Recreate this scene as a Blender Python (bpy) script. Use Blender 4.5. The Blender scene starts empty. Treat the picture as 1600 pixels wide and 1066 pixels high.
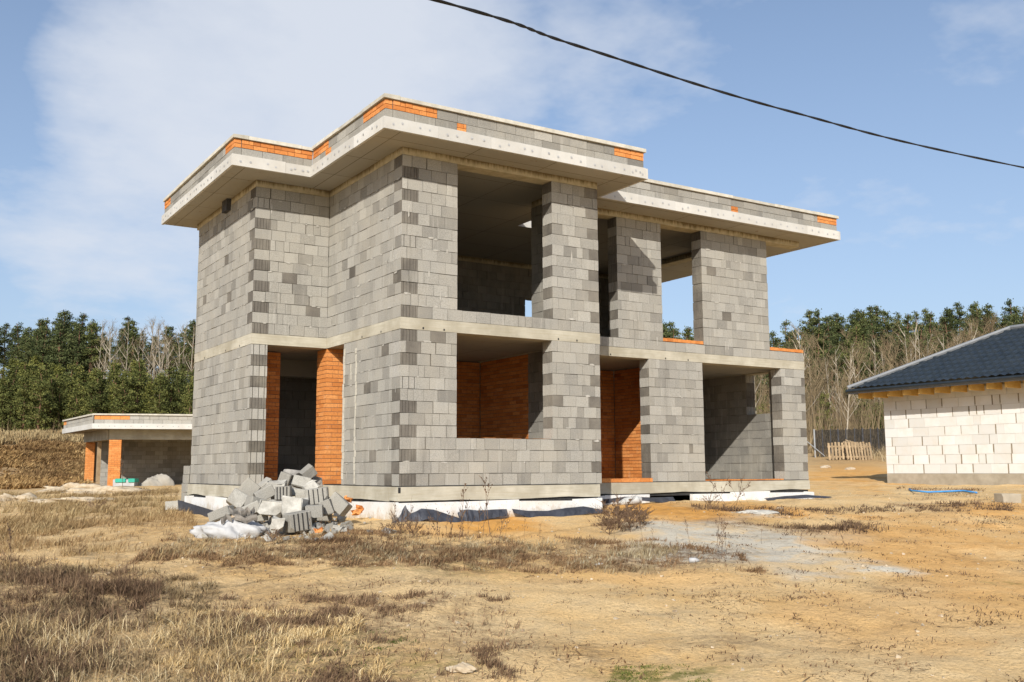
import bpy, math, random
import numpy as np
from mathutils import Vector, Matrix, Euler

random.seed(7)
RNG = np.random.default_rng(11)
R = math.radians
S = bpy.context.scene
COL = S.collection

# ------------------------------------------------------------------ camera
CAM = Vector((-7.27963618, -14.91341472, 0.25453797))
FW = Vector((0.53187836, 0.83712161, 0.12779994)).normalized()
RT = Vector((0.84432613, -0.53581308, -0.00421035)).normalized()
UP = Vector((-0.0649523, -0.11014422, 0.99179103)).normalized()
FPX = 1563.8
cd = bpy.data.cameras.new("camera")
cam = bpy.data.objects.new("camera", cd)
COL.objects.link(cam)
m = Matrix.Identity(4)
for i in range(3):
    m[i][0] = RT[i]; m[i][1] = UP[i]; m[i][2] = -FW[i]; m[i][3] = CAM[i]
cam.matrix_world = m
cd.sensor_width = 36.0
cd.lens = FPX / 1600 * 36.0
cd.clip_start = 0.1
cd.clip_end = 3000
S.camera = cam

# ------------------------------------------------------------------ light
SUN_TRAVEL = Vector((0.684, 0.730, -0.574)).normalized()
SUN_EL = math.asin(-SUN_TRAVEL.z)
SUN_AZ = math.atan2(-SUN_TRAVEL.x, -SUN_TRAVEL.y)      # clockwise from +Y
sd = bpy.data.lights.new("sun", 'SUN')
sd.energy = 4.3
sd.angle = R(0.53)
sd.color = (1.0, 0.945, 0.86)
so = bpy.data.objects.new("sun", sd)
COL.objects.link(so)
so.rotation_euler = SUN_TRAVEL.to_track_quat('-Z', 'Y').to_euler()
so.location = (-30, -30, 40)

world = bpy.data.worlds.new("World")
S.world = world
world.use_nodes = True
S.view_settings.view_transform = 'Standard'
S.view_settings.look = 'None'
S.view_settings.gamma = 1.0
S.view_settings.use_curve_mapping = False
S.view_settings.exposure = 0.35


class NT:
    """small node-tree helper"""
    def __init__(self, tree):
        self.t = tree
        tree.nodes.clear()
    def n(self, kind, **kw):
        nd = self.t.nodes.new(kind)
        for k, v in kw.items():
            if k.startswith('i_'):
                key = k[2:]
                key = int(key) if key.isdigit() else key.replace('_', ' ')
                nd.inputs[key].default_value = v
            else:
                setattr(nd, k, v)
        return nd
    def l(self, a, b):
        self.t.links.new(a, b)
    def put(self, sock, v):
        if hasattr(v, 'is_linked') or isinstance(v, bpy.types.NodeSocket):
            self.l(v, sock)
        else:
            sock.default_value = v
    def math(self, op, a, b=0.5, clamp=False):
        nd = self.n('ShaderNodeMath', operation=op, use_clamp=clamp)
        self.put(nd.inputs[0], a); self.put(nd.inputs[1], b)
        return nd.outputs[0]
    def mix(self, f, a, b, mode='MIX'):
        nd = self.n('ShaderNodeMix', data_type='RGBA', blend_type=mode)
        self.put(nd.inputs[0], f)
        for s, v in ((nd.inputs[6], a), (nd.inputs[7], b)):
            if isinstance(v, tuple) and len(v) == 3: v = v + (1,)
            self.put(s, v)
        return nd.outputs[2]
    def ramp(self, f, stops, interp='LINEAR'):
        nd = self.n('ShaderNodeValToRGB')
        cr = nd.color_ramp
        cr.interpolation = interp
        while len(cr.elements) < len(stops): cr.elements.new(0.5)
        for e, (p, c) in zip(cr.elements, stops):
            e.position = p
            e.color = (c, c, c, 1) if not isinstance(c, tuple) else (c + (1,) if len(c) == 3 else c)
        self.put(nd.inputs[0], f)
        return nd.outputs[0]
    def noise(self, vec, scale, detail=4, rough=0.55, dim='3D', dist=0.0):
        nd = self.n('ShaderNodeTexNoise', noise_dimensions=dim)
        self.put(nd.inputs['Scale'], scale)
        nd.inputs['Detail'].default_value = detail
        nd.inputs['Roughness'].default_value = rough
        nd.inputs['Distortion'].default_value = dist
        if vec is not None: self.l(vec, nd.inputs['Vector'])
        return nd.outputs[0]
    def mapr(self, v, a, b, c=0.0, d=1.0):
        nd = self.n('ShaderNodeMapRange')
        self.put(nd.inputs[0], v)
        for i, x in enumerate((a, b, c, d)): nd.inputs[i + 1].default_value = x
        return nd.outputs[0]
    def pos(self, scale=None):
        g = self.n('ShaderNodeNewGeometry').outputs['Position']
        if scale is None: return g
        mp = self.n('ShaderNodeMapping')
        mp.inputs['Scale'].default_value = scale
        self.l(g, mp.inputs[0])
        return mp.outputs[0]
    def attr(self, name):
        return self.n('ShaderNodeAttribute', attribute_name=name).outputs['Fac']


# sky: daylight sky with soft, hazy spring cloud
w = NT(world.node_tree)
sky = w.n('ShaderNodeTexSky', sky_type='NISHITA')
sky.sun_disc = False
sky.sun_elevation = SUN_EL
sky.sun_rotation = SUN_AZ
sky.altitude = 200
sky.air_density = 1.0
sky.dust_density = 1.6
sky.ozone_density = 1.6
tc = w.n('ShaderNodeTexCoord').outputs['Generated']
sep = w.n('ShaderNodeSeparateXYZ'); w.l(tc, sep.inputs[0])
zz = w.math('MAXIMUM', sep.outputs[2], 0.0)
den = w.math('ADD', zz, 0.22)
cmb = w.n('ShaderNodeCombineXYZ')
w.l(w.math('DIVIDE', sep.outputs[0], den), cmb.inputs[0])
w.l(w.math('DIVIDE', sep.outputs[1], den), cmb.inputs[1])
cn = w.noise(cmb.outputs[0], 1.25, 6, 0.52, dist=0.25)
cn2 = w.noise(cmb.outputs[0], 3.6, 5, 0.6)


def sky_dir(u, v):
    return (FW + RT * ((u - 800) / FPX) - UP * ((v - 533) / FPX)).normalized()


def blob(u, v, wdt):
    """a cloud bank standing in one direction of the sky"""
    dn = w.n('ShaderNodeVectorMath', operation='DOT_PRODUCT')
    w.l(tc, dn.inputs[0]); dn.inputs[1].default_value = sky_dir(u, v)
    return w.mapr(dn.outputs['Value'], math.cos(R(wdt)), 1.0, 0.0, 1.0)


bl = w.math('MAXIMUM', blob(545, 50, 15), w.math('MULTIPLY', blob(310, 190, 9.5), 0.95))
bl = w.math('MAXIMUM', bl, w.math('MULTIPLY', blob(215, 370, 9), 0.5))
bl = w.math('MAXIMUM', bl, w.math('MULTIPLY', blob(1560, 90, 7), 0.3))
bl = w.math('MAXIMUM', bl, w.math('MULTIPLY', blob(900, -40, 13), 0.55))
dens = w.math('ADD', w.math('MULTIPLY', bl, 0.62), w.math('MULTIPLY', w.math('SUBTRACT', cn, 0.5), 0.9))
dens = w.math('ADD', dens, w.math('MULTIPLY', w.math('SUBTRACT', cn2, 0.5), 0.6))
cf = w.ramp(w.mapr(dens, 0.11, 0.52), [(0.0, 0.0), (0.3, 0.42), (0.65, 0.74), (1.0, 0.88)])
hz = w.ramp(sep.outputs[2], [(0.0, 0.68), (0.12, 0.52), (0.3, 0.32), (0.6, 0.08)])
skyc = w.mix(hz, w.mix(1.0, sky.outputs[0], (1.01, 1.07, 1.13), 'MULTIPLY'), (4.1, 5.0, 6.6))
skyc = w.mix(cf, skyc, (5.95, 6.3, 6.95))
bg = w.n('ShaderNodeBackground'); w.l(skyc, bg.inputs[0]); bg.inputs[1].default_value = 0.098
wo = w.n('ShaderNodeOutputWorld'); w.l(bg.outputs[0], wo.inputs[0])

# ------------------------------------------------------------------ mesh helpers
class MB:
    def __init__(self):
        self.v = []; self.f = []; self.m = []; self.t = []
    def poly(self, pts, mat=0, tone=0.5):
        b = len(self.v)
        self.v.extend(pts)
        self.f.append(tuple(range(b, b + len(pts)))); self.m.append(mat); self.t.append(tone)
    def hexa(self, c, mat=0, tone=0.5, mats=None):
        """8 corners: bottom 4 CCW, top 4 CCW (seen from above)"""
        b = len(self.v); self.v.extend(c)
        fs = [(3, 2, 1, 0), (4, 5, 6, 7), (0, 1, 5, 4), (1, 2, 6, 5), (2, 3, 7, 6), (3, 0, 4, 7)]
        for i, q in enumerate(fs):
            self.f.append(tuple(b + k for k in q)); self.m.append(mats[i] if mats else mat); self.t.append(tone)
    def box(self, x0, x1, y0, y1, z0, z1, mat=0, tone=0.5):
        self.hexa([(x0, y0, z0), (x1, y0, z0), (x1, y1, z0), (x0, y1, z0),
                   (x0, y0, z1), (x1, y0, z1), (x1, y1, z1), (x0, y1, z1)], mat, tone)
    def fbox(self, fr, a0, a1, b0, b1, z0, z1, mat=0, tone=0.5):
        """box in a wall frame: a along the wall, b inwards"""
        P = fr.p
        self.hexa([P(a0, b0, z0), P(a1, b0, z0), P(a1, b1, z0), P(a0, b1, z0),
                   P(a0, b0, z1), P(a1, b0, z1), P(a1, b1, z1), P(a0, b1, z1)] if fr.cw else
                  [P(a1, b0, z0), P(a0, b0, z0), P(a0, b1, z0), P(a1, b1, z0),
                   P(a1, b0, z1), P(a0, b0, z1), P(a0, b1, z1), P(a1, b1, z1)], mat, tone)
    def obox(self, c, size, rot, mat=0, tone=0.5, jit=0.0):
        hx, hy, hz_ = (s / 2 for s in size)
        pts = []
        for z in (-hz_, hz_):
            for x, y in ((-hx, -hy), (hx, -hy), (hx, hy), (-hx, hy)):
                p = Vector((x + random.uniform(-jit, jit), y + random.uniform(-jit, jit), z + random.uniform(-jit, jit)))
                pts.append(tuple(Vector(c) + rot @ p))
        self.hexa(pts, mat, tone)
    def tube(self, pts, rad, n=6, mat=0, tone=0.5, cap=True):
        b0 = len(self.v)
        pts = [Vector(p) for p in pts]
        rs = rad if isinstance(rad, (list, tuple)) else [rad] * len(pts)
        for i, p in enumerate(pts):
            d = (pts[min(i + 1, len(pts) - 1)] - pts[max(i - 1, 0)]).normalized()
            a = d.cross(Vector((0, 0, 1)))
            if a.length < 0.05: a = d.cross(Vector((1, 0, 0)))
            a.normalize(); c = d.cross(a)
            for k in range(n):
                an = 2 * math.pi * k / n
                self.v.append(tuple(p + (a * math.cos(an) + c * math.sin(an)) * rs[i]))
        for i in range(len(pts) - 1):
            for k in range(n):
                k2 = (k + 1) % n
                self.f.append((b0 + i * n + k, b0 + i * n + k2, b0 + (i + 1) * n + k2, b0 + (i + 1) * n + k))
                self.m.append(mat); self.t.append(tone)
        if cap:
            self.f.append(tuple(b0 + k for k in range(n))[::-1]); self.m.append(mat); self.t.append(tone)
            e = b0 + (len(pts) - 1) * n
            self.f.append(tuple(e + k for k in range(n))); self.m.append(mat); self.t.append(tone)
    def mesh(self, name, mats, origin=(0, 0, 0), smooth=False):
        me = bpy.data.meshes.new(name)
        ox, oy, oz = origin
        me.from_pydata([(x - ox, y - oy, z - oz) for x, y, z in self.v], [], self.f)
        for mt in mats: me.materials.append(mt)
        if len(mats) > 1: me.polygons.foreach_set('material_index', self.m)
        at = me.attributes.new('tone', 'FLOAT', 'FACE')
        at.data.foreach_set('value', self.t)
        if smooth: me.polygons.foreach_set('use_smooth', [True] * len(self.f))
        me.update()
        return me
    def build(self, name, mats, parent=None, origin=(0, 0, 0), smooth=False):
        if not isinstance(mats, (list, tuple)): mats = [mats]
        o = bpy.data.objects.new(name, self.mesh(name, mats, origin, smooth))
        COL.objects.link(o)
        if parent is not None: o.parent = parent
        else: o.location = origin
        return o


def fast_mesh(name, verts, polys4, polys3, mats, tone=None, origin=(0, 0, 0)):
    """numpy arrays -> mesh (quads first, then tris)"""
    me = bpy.data.meshes.new(name)
    v = np.asarray(verts, dtype=np.float32) - np.array(origin, dtype=np.float32)
    me.vertices.add(len(v)); me.vertices.foreach_set('co', v.ravel())
    n4, n3 = len(polys4), len(polys3)
    li = np.concatenate([np.asarray(polys4, dtype=np.int32).ravel(), np.asarray(polys3, dtype=np.int32).ravel()])
    me.loops.add(len(li)); me.loops.foreach_set('vertex_index', li)
    tot = np.concatenate([np.full(n4, 4), np.full(n3, 3)]).astype(np.int32)
    st = np.concatenate([[0], np.cumsum(tot)[:-1]]).astype(np.int32)
    me.polygons.add(n4 + n3)
    me.polygons.foreach_set('loop_start', st)
    me.polygons.foreach_set('loop_total', tot)
    for mt in mats: me.materials.append(mt)
    if tone is not None:
        at = me.attributes.new('tone', 'FLOAT', 'FACE')
        at.data.foreach_set('value', np.asarray(tone, dtype=np.float32))
    me.update(calc_edges=True)
    me.validate()
    return me


def tag(o, label=None, cat=None, group=None, kind=None):
    if label: o['label'] = label
    if cat: o['category'] = cat
    if group: o['group'] = group
    if kind: o['kind'] = kind
    return o


def thing(name, label, cat, loc, group=None):
    o = bpy.data.objects.new(name, None)
    o.empty_display_size = 0.2
    COL.objects.link(o)
    o.location = loc
    return tag(o, label, cat, group)


class Frame:
    """a wall plane: origin, direction along it, outward normal"""
    def __init__(self, o, e, n):
        self.o = Vector(o); self.e = Vector(e).normalized(); self.n = Vector(n).normalized()
        self.cw = self.e.cross(-self.n).z > 0
    def p(self, a, b, z):
        q = self.o + self.e * a - self.n * b
        return (q.x, q.y, z)


# ------------------------------------------------------------------ materials
def newmat(name):
    mt = bpy.data.materials.new(name)
    mt.use_nodes = True
    return mt, NT(mt.node_tree)


def finish(t, col, rough=0.9, bump=None, bstr=0.3, bdist=0.01, spec=0.25, alpha=None, metal=0.0):
    b = t.n('ShaderNodeBsdfPrincipled')
    if isinstance(col, tuple) and len(col) == 3: col = col + (1,)
    t.put(b.inputs['Base Color'], col)
    t.put(b.inputs['Roughness'], rough)
    b.inputs['Specular IOR Level'].default_value = spec
    b.inputs['Metallic'].default_value = metal
    if bump is not None:
        bn = t.n('ShaderNodeBump'); bn.inputs['Strength'].default_value = bstr
        bn.inputs['Distance'].default_value = bdist
        t.l(bump, bn.inputs['Height']); t.l(bn.outputs[0], b.inputs['Normal'])
    if alpha is not None: t.put(b.inputs['Alpha'], alpha)
    o = t.n('ShaderNodeOutputMaterial'); t.l(b.outputs[0], o.inputs[0])


def mat_block(name, lo, hi, streak=0.12, bstr=0.5, warm=(0.40, 0.365, 0.295)):
    mt, t = newmat(name)
    tone = t.attr('tone')
    p = t.pos()
    base = t.mix(tone, lo, hi)
    sp = t.noise(p, 75, 3, 0.7)
    base = t.mix(t.mapr(sp, 0.34, 0.62), t.mix(0.42, base, (0.06, 0.055, 0.05)), base)
    big = t.noise(p, 1.1, 4, 0.6)
    base = t.mix(t.mapr(big, 0.42, 0.75, 0.0, 0.45), base, warm)
    st = t.noise(t.pos((6, 6, 0.5)), 1.6, 3, 0.6)
    base = t.mix(t.mapr(st, 0.58, 0.78, 0.0, streak * 3), base, (0.52, 0.50, 0.45))
    dk = t.noise(t.pos((4, 4, 0.7)), 0.9, 5, 0.7)
    base = t.mix(t.mapr(dk, 0.56, 0.76, 0.0, 0.4), base, (0.13, 0.12, 0.105))
    pit = t.noise(p, 26, 3, 0.75)
    base = t.mix(t.mapr(pit, 0.66, 0.74, 0.0, 0.55), base, (0.10, 0.09, 0.078))
    finish(t, base, 0.93, sp, bstr, 0.006, 0.15)
    return mt


M_BLOCK = mat_block('grey_block', (0.20, 0.191, 0.17), (0.44, 0.425, 0.38))
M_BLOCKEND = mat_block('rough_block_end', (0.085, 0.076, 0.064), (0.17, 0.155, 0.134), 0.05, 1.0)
M_BLOCKGROOVE = mat_block('grooved_block_end', (0.33, 0.318, 0.285), (0.46, 0.445, 0.405), 0.08, 0.6)


def mat_simple(name, a, b, scale=8, rough=0.9, bscale=40, bstr=0.3, bdist=0.006, spec=0.2, tone=0.0, vec=None):
    mt, t = newmat(name)
    p = t.pos(vec)
    n1 = t.noise(p, scale, 5, 0.6)
    c = t.mix(t.mapr(n1, 0.3, 0.7), a, b)
    if tone:
        tn = t.attr('tone')
        c = t.mix(1.0, c, t.ramp(tn, [(0, 1 - tone), (1, 1 + tone)]), 'MULTIPLY')
    finish(t, c, rough, t.noise(p, bscale, 4, 0.65), bstr, bdist, spec)
    return mt


M_MORTAR = mat_simple('joint_mortar', (0.10, 0.088, 0.07), (0.19, 0.17, 0.14), 14)
M_BRICKJOINT = mat_simple('brick_joint', (0.17, 0.11, 0.075), (0.30, 0.20, 0.14), 14)
M_SLAB = mat_simple('concrete_slab', (0.27, 0.25, 0.21), (0.36, 0.33, 0.28), 2.2)
M_COPING = mat_simple('concrete_coping', (0.40, 0.375, 0.31), (0.58, 0.55, 0.47), 5, bstr=0.5, tone=0.15)
M_SQUEEZE = mat_simple('pale_mortar', (0.30, 0.285, 0.25), (0.50, 0.48, 0.43), 9, bstr=0.6)
M_FLOORSHADE = mat_simple('shade_dark_floor', (0.12, 0.11, 0.095), (0.19, 0.175, 0.15), 2.0)  # floor tone darkened to carry the shade of the rooms
M_DARKGAP = mat_simple('bitumen_shade_strip', (0.02, 0.02, 0.022), (0.05, 0.048, 0.045), 10)

# cast belt: pale yellowish concrete with board grain and damp stains
mt, t = newmat('belt_concrete')
p = t.pos()
n1 = t.noise(p, 1.7, 5, 0.6)
grain = t.noise(t.pos((0.9, 0.9, 16)), 2.2, 4, 0.6)
c = t.mix(t.mapr(n1, 0.35, 0.7), (0.34, 0.31, 0.24), (0.53, 0.50, 0.41))
c = t.mix(t.mapr(grain, 0.45, 0.68, 0, 0.45), c, (0.33, 0.29, 0.20))
c = t.mix(t.mapr(t.noise(p, 60, 3, 0.7), 0.35, 0.25, 0, 0.5), c, (0.2, 0.17, 0.12))
finish(t, c, 0.9, grain, 0.35, 0.01, 0.2)
M_BELT = mt

# soffit: formwork panels in the cast concrete, rust freckles
mt, t = newmat('soffit_concrete')
p = t.pos()
bk = t.n('ShaderNodeTexBrick', offset=0.0)
bk.inputs['Scale'].default_value = 1.0
bk.inputs['Brick Width'].default_value = 1.55
bk.inputs['Row Height'].default_value = 1.2
bk.inputs['Mortar Size'].default_value = 0.008
bk.inputs['Color1'].default_value = (0.32, 0.305, 0.265, 1)
bk.inputs['Color2'].default_value = (0.36, 0.34, 0.295, 1)
bk.inputs['Mortar'].default_value = (0.12, 0.10, 0.07, 1)
mp = t.n('ShaderNodeMapping'); mp.inputs['Location'].default_value = (0.35, 0.25, 0)
t.l(p, mp.inputs[0]); t.l(mp.outputs[0], bk.inputs['Vector'])
c = t.mix(t.mapr(t.noise(p, 1.3, 5, 0.6), 0.4, 0.75, 0, 0.5), bk.outputs[0], (0.36, 0.32, 0.25))
c = t.mix(t.mapr(t.noise(p, 9, 2, 0.5), 0.70, 0.78, 0, 0.7), c, (0.22, 0.15, 0.09))
finish(t, c, 0.9, t.noise(p, 30, 3, 0.6), 0.2, 0.005)
M_SOFFIT = mt

# ring beam under the roof: rusty water runs from its top edge
mt, t = newmat('stained_beam')
p = t.pos()
sx = t.n('ShaderNodeSeparateXYZ'); t.l(p, sx.inputs[0])
run = t.noise(t.pos((9, 9, 0.6)), 2.0, 4, 0.7)
edge = t.math('ADD', t.mapr(sx.outputs[2], 5.60, 5.735), t.math('MULTIPLY', t.math('SUBTRACT', run, 0.5), 1.7))
big = t.noise(p, 0.9, 3, 0.5)
edge = t.math('ADD', edge, t.math('MULTIPLY', t.math('SUBTRACT', big, 0.5), 1.4))
c = t.mix(t.mapr(t.noise(p, 6, 4, 0.6), 0.35, 0.7), (0.40, 0.35, 0.24), (0.55, 0.49, 0.35))
c = t.mix(t.mapr(edge, 0.35, 0.95, 0, 0.85), c, (0.12, 0.085, 0.04))
finish(t, c, 0.9, run, 0.25, 0.006)
M_BEAM = mt

# polystyrene boards
mt, t = newmat('white_foam_board')
p = t.pos()
c = t.mix(t.mapr(t.noise(p, 1.4, 5, 0.65), 0.4, 0.75), (0.55, 0.54, 0.505), (0.45, 0.43, 0.385))
c = t.mix(1.0, c, t.ramp(t.attr('tone'), [(0, 0.9), (1, 1.08)]), 'MULTIPLY')
finish(t, c, 0.85, t.noise(p, 120, 2, 0.6), 0.2, 0.003)
M_FOAM = mt
mt, t = newmat('dirty_foam_board')
p = t.pos()
c = t.mix(t.mapr(t.noise(p, 2.0, 5, 0.65), 0.45, 0.8), (0.70, 0.70, 0.69), (0.56, 0.52, 0.44))
c = t.mix(t.mapr(t.noise(p, 38, 3, 0.7), 0.60, 0.70), c, (0.36, 0.32, 0.26))
sx = t.n('ShaderNodeSeparateXYZ'); t.l(p, sx.inputs[0])
splash = t.math('ADD', t.mapr(sx.outputs[2], -0.30, -0.62), t.math('MULTIPLY', t.math('SUBTRACT', t.noise(t.pos((3, 3, 2)), 2.2, 5, 0.7), 0.5), 2.2))
c = t.mix(t.mapr(splash, 0.3, 1.0, 0, 0.85), c, (0.42, 0.30, 0.16))
finish(t, c, 0.85, t.noise(p, 70, 3, 0.6), 0.3, 0.006)
M_FOAM2 = mt

# fired clay brick
mt, t = newmat('orange_brick')
p = t.pos()
c = t.ramp(t.attr('tone'), [(0.0, (0.40, 0.135, 0.035)), (0.5, (0.60, 0.23, 0.062)), (1.0, (0.70, 0.31, 0.10))])
c = t.mix(t.mapr(t.noise(p, 26, 4, 0.65), 0.4, 0.72, 0, 0.55), c, (0.30, 0.095, 0.035))
c = t.mix(t.mapr(t.noise(p, 5, 4, 0.65), 0.62, 0.8, 0, 0.6), c, (0.62, 0.42, 0.27))
finish(t, c, 0.9, t.noise(p, 60, 4, 0.7), 0.5, 0.006, 0.2)
M_BRICK = mt

# aerated concrete of the neighbour
mt, t = newmat('white_aerated_block')
p = t.pos()
c = t.mix(t.attr('tone'), (0.60, 0.595, 0.565), (0.72, 0.715, 0.69))
c = t.mix(t.mapr(t.noise(p, 2.5, 5, 0.65), 0.45, 0.8, 0, 0.5), c, (0.58, 0.51, 0.40))
finish(t, c, 0.95, t.noise(p, 45, 4, 0.7), 0.3, 0.006)
M_AAC = mt
M_AACJOINT = mat_simple('adhesive_joint', (0.17, 0.135, 0.085), (0.30, 0.25, 0.18), 9)
M_AACGLUE = mat_simple('pale_adhesive', (0.42, 0.38, 0.31), (0.56, 0.52, 0.44), 9)
M_CONC = mat_simple('grey_plinth', (0.27, 0.235, 0.175), (0.42, 0.37, 0.29), 3)

mt, t = newmat('dark_metal_tile')
p = t.pos()
c = t.mix(t.mapr(t.noise(p, 3, 4, 0.6), 0.3, 0.7), (0.014, 0.020, 0.026), (0.026, 0.034, 0.041))
finish(t, c, 0.42, None, spec=0.5)
M_TILE = mt
mt, t = newmat('grey_metal_trim')
finish(t, t.mix(t.noise(t.pos(), 4, 3), (0.13, 0.14, 0.15), (0.24, 0.245, 0.25)), 0.4, None, spec=0.5)
M_TRIM = mt
M_WOODY = mat_simple('yellow_timber', (0.62, 0.36, 0.09), (0.72, 0.48, 0.17), 6, vec=(1, 1, 1))
M_WOOD = mat_simple('weathered_timber', (0.27, 0.19, 0.11), (0.40, 0.30, 0.185), 5, tone=0.25)
M_BARKPINE = mat_simple('pine_bark', (0.10, 0.065, 0.045), (0.24, 0.13, 0.075), 2)
M_BIRCH = mat_simple('birch_bark', (0.23, 0.19, 0.14), (0.43, 0.38, 0.30), 2.5)
M_TWIG = mat_simple('bare_twigs', (0.135, 0.10, 0.058), (0.235, 0.18, 0.105), 0.3, tone=0.4)
M_MEMB = mat_simple('dark_membrane', (0.022, 0.024, 0.032), (0.055, 0.06, 0.075), 6, rough=0.55, spec=0.4)
M_CABLE = mat_simple('black_cable', (0.012, 0.012, 0.013), (0.03, 0.03, 0.03), 20, rough=0.6)
M_HOSE = mat_simple('blue_hose', (0.05, 0.22, 0.52), (0.08, 0.32, 0.66), 3, rough=0.5)
M_TEAL = mat_simple('teal_plastic', (0.03, 0.30, 0.22), (0.05, 0.42, 0.31), 3, rough=0.5)
M_WHITEP = mat_simple('white_plastic', (0.34, 0.34, 0.34), (0.50, 0.50, 0.495), 5, rough=0.6, bscale=14, bstr=0.5, bdist=0.02)
M_STONE = mat_simple('pale_stone', (0.36, 0.28, 0.185), (0.53, 0.45, 0.33), 7, bstr=0.6, tone=0.25)
M_STEEL = mat_simple('grey_steel', (0.24, 0.25, 0.26), (0.36, 0.37, 0.37), 6, rough=0.5, spec=0.5)
M_DARKSTEEL = mat_simple('dark_steel', (0.035, 0.035, 0.04), (0.08, 0.08, 0.085), 6, rough=0.6)
M_GREYSACK = mat_simple('grey_plastic_sheet', (0.36, 0.37, 0.37), (0.52, 0.53, 0.52), 6, rough=0.6, bscale=15, bstr=0.5, bdist=0.02)
M_SCRAP = mat_simple('grey_scrap', (0.15, 0.14, 0.13), (0.36, 0.34, 0.31), 9, tone=0.3)
M_WHITEBLK = mat_simple('lime_covered_block', (0.30, 0.285, 0.25), (0.56, 0.54, 0.485), 8, bstr=0.7, bdist=0.012)

mt, t = newmat('shade_net')
p = t.pos()
wv = t.noise(p, 3.0, 4, 0.7)
finish(t, (0.02, 0.019, 0.018), 0.9, None, alpha=t.mapr(wv, 0.35, 0.65, 0.60, 0.86))
M_NET = mt


def mat_leaf(name, stops, trans=0.0):
    mt, t = newmat(name)
    oi = t.n('ShaderNodeObjectInfo').outputs['Random']
    c = t.ramp(t.attr('tone'), stops)
    c = t.mix(1.0, c, t.ramp(oi, [(0, (0.72, 0.76, 0.78)), (0.5, (1, 1, 1)), (1, (1.28, 1.2, 0.98))]), 'MULTIPLY')
    finish(t, c, 0.85, None, spec=0.1)
    return mt


M_NEEDLE = mat_leaf('pine_needles', [(0, (0.026, 0.036, 0.015)), (0.5, (0.075, 0.092, 0.036)), (1, (0.15, 0.165, 0.065))])
M_NEEDLE2 = mat_leaf('young_pine_needles', [(0, (0.035, 0.044, 0.014)), (0.5, (0.10, 0.112, 0.034)), (1, (0.195, 0.195, 0.062))])
M_STRAW = mat_leaf('straw_grass', [(0, (0.15, 0.10, 0.055)), (0.45, (0.33, 0.24, 0.13)), (0.8, (0.47, 0.37, 0.22)), (1, (0.60, 0.52, 0.37))])
M_GOLD = mat_leaf('golden_grass', [(0, (0.16, 0.095, 0.045)), (0.5, (0.36, 0.245, 0.12)), (1, (0.54, 0.41, 0.22))])
M_BROWN = mat_leaf('brown_weeds', [(0, (0.07, 0.042, 0.028)), (0.5, (0.165, 0.105, 0.062)), (1, (0.31, 0.21, 0.125))])
M_MOSS = mat_leaf('green_moss', [(0, (0.05, 0.065, 0.015)), (0.5, (0.11, 0.13, 0.03)), (1, (0.21, 0.22, 0.055))])
M_STEM = mat_simple('dry_stem', (0.10, 0.062, 0.04), (0.20, 0.13, 0.08), 5)

# ------------------------------------------------------------------ terrain
def vnoise(x, y, seed=0):
    xi = np.floor(x).astype(np.int64); yi = np.floor(y).astype(np.int64)
    fx = x - xi; fy = y - yi
    fx = fx * fx * (3 - 2 * fx); fy = fy * fy * (3 - 2 * fy)
    def h(a, b):
        n = (a * 374761393 + b * 668265263 + seed * 1442695041) & 0x7fffffff
        n = ((n ^ (n >> 13)) * 1274126177) & 0x7fffffff
        return ((n ^ (n >> 16)) & 0xffff) / 65535.0
    return (h(xi, yi) * (1 - fx) + h(xi + 1, yi) * fx) * (1 - fy) + (h(xi, yi + 1) * (1 - fx) + h(xi + 1, yi + 1) * fx) * fy


def fbm(x, y, seed=0, oct=4):
    s = 0; a = 0.5
    for i in range(oct):
        s = s + a * vnoise(x * 2 ** i, y * 2 ** i, seed + i); a *= 0.5
    return s


CTRL = np.array([
    (0, 0, -.57), (4.1, 0, -.54), (2, -.6, -.58), (11.4, 1.46, -.43), (8, 1.0, -.43), (7.1, 1.15, -.37), (-1.5, 7.1, -.57), (-1.9, 3, -.62), (6, 5, -.52), (12, 8, -.42),
    (-5.94, -6.44, -1.33), (-3.07, -8.27, -1.34), (-.2, -10.09, -1.36), (-7.28, -14.9, -1.62),
    (1.0, -3.6, -.90), (7.0, -6.0, -.92), (14, -3, -.42), (-4.5, 0.5, -.80), (-9, 4, -.95), (-12, -5, -1.35), (8, -14, -1.35),
    (-20, -40, -2.2), (-40, -10, -1.9), (20, -40, -1.9), (-30, 25, -.8), (-8, 20, -.65),
    (1.36, 31.0, -.36), (8, 30, -.3), (1.33, 53.4, 2.1), (-.48, 38.2, -.42), (6, 42, -.2), (-10, 42, .1), (-12, 55, 2.2), (12, 56, 2.0), (4.7, 84.5, 3.4), (-20, 90, 3.6), (25, 80, 3.2),
    (21.9, 7.25, -.24), (22.3, 2.7, -.30), (22, -4, -.32), (30, 3, -.1), (17, 6, -.28), (31, 18, .25), (44.7, 27.2, 1.05), (40, 12, .3), (55, -5, .6),
    (16, 118.8, 5.4), (29.8, 172, 14), (-30, 130, 6), (85.7, 63, 2.7), (60, 45, 1.6), (132.8, 71.4, 10.5), (120, 20, 8), (70, 110, 6), (40, 60, 1.6),
    (110, 110, 12), (0, 300, 24), (300, 100, 22), (300, -200, 6), (-200, 200, 12), (-200, -200, -3), (100, -300, -2), (220, 250, 26), (120, -60, 3),
], dtype=float)


def tps_kernel(r2):
    return np.where(r2 > 1e-12, 0.5 * r2 * np.log(np.maximum(r2, 1e-12)), 0.0)


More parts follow.
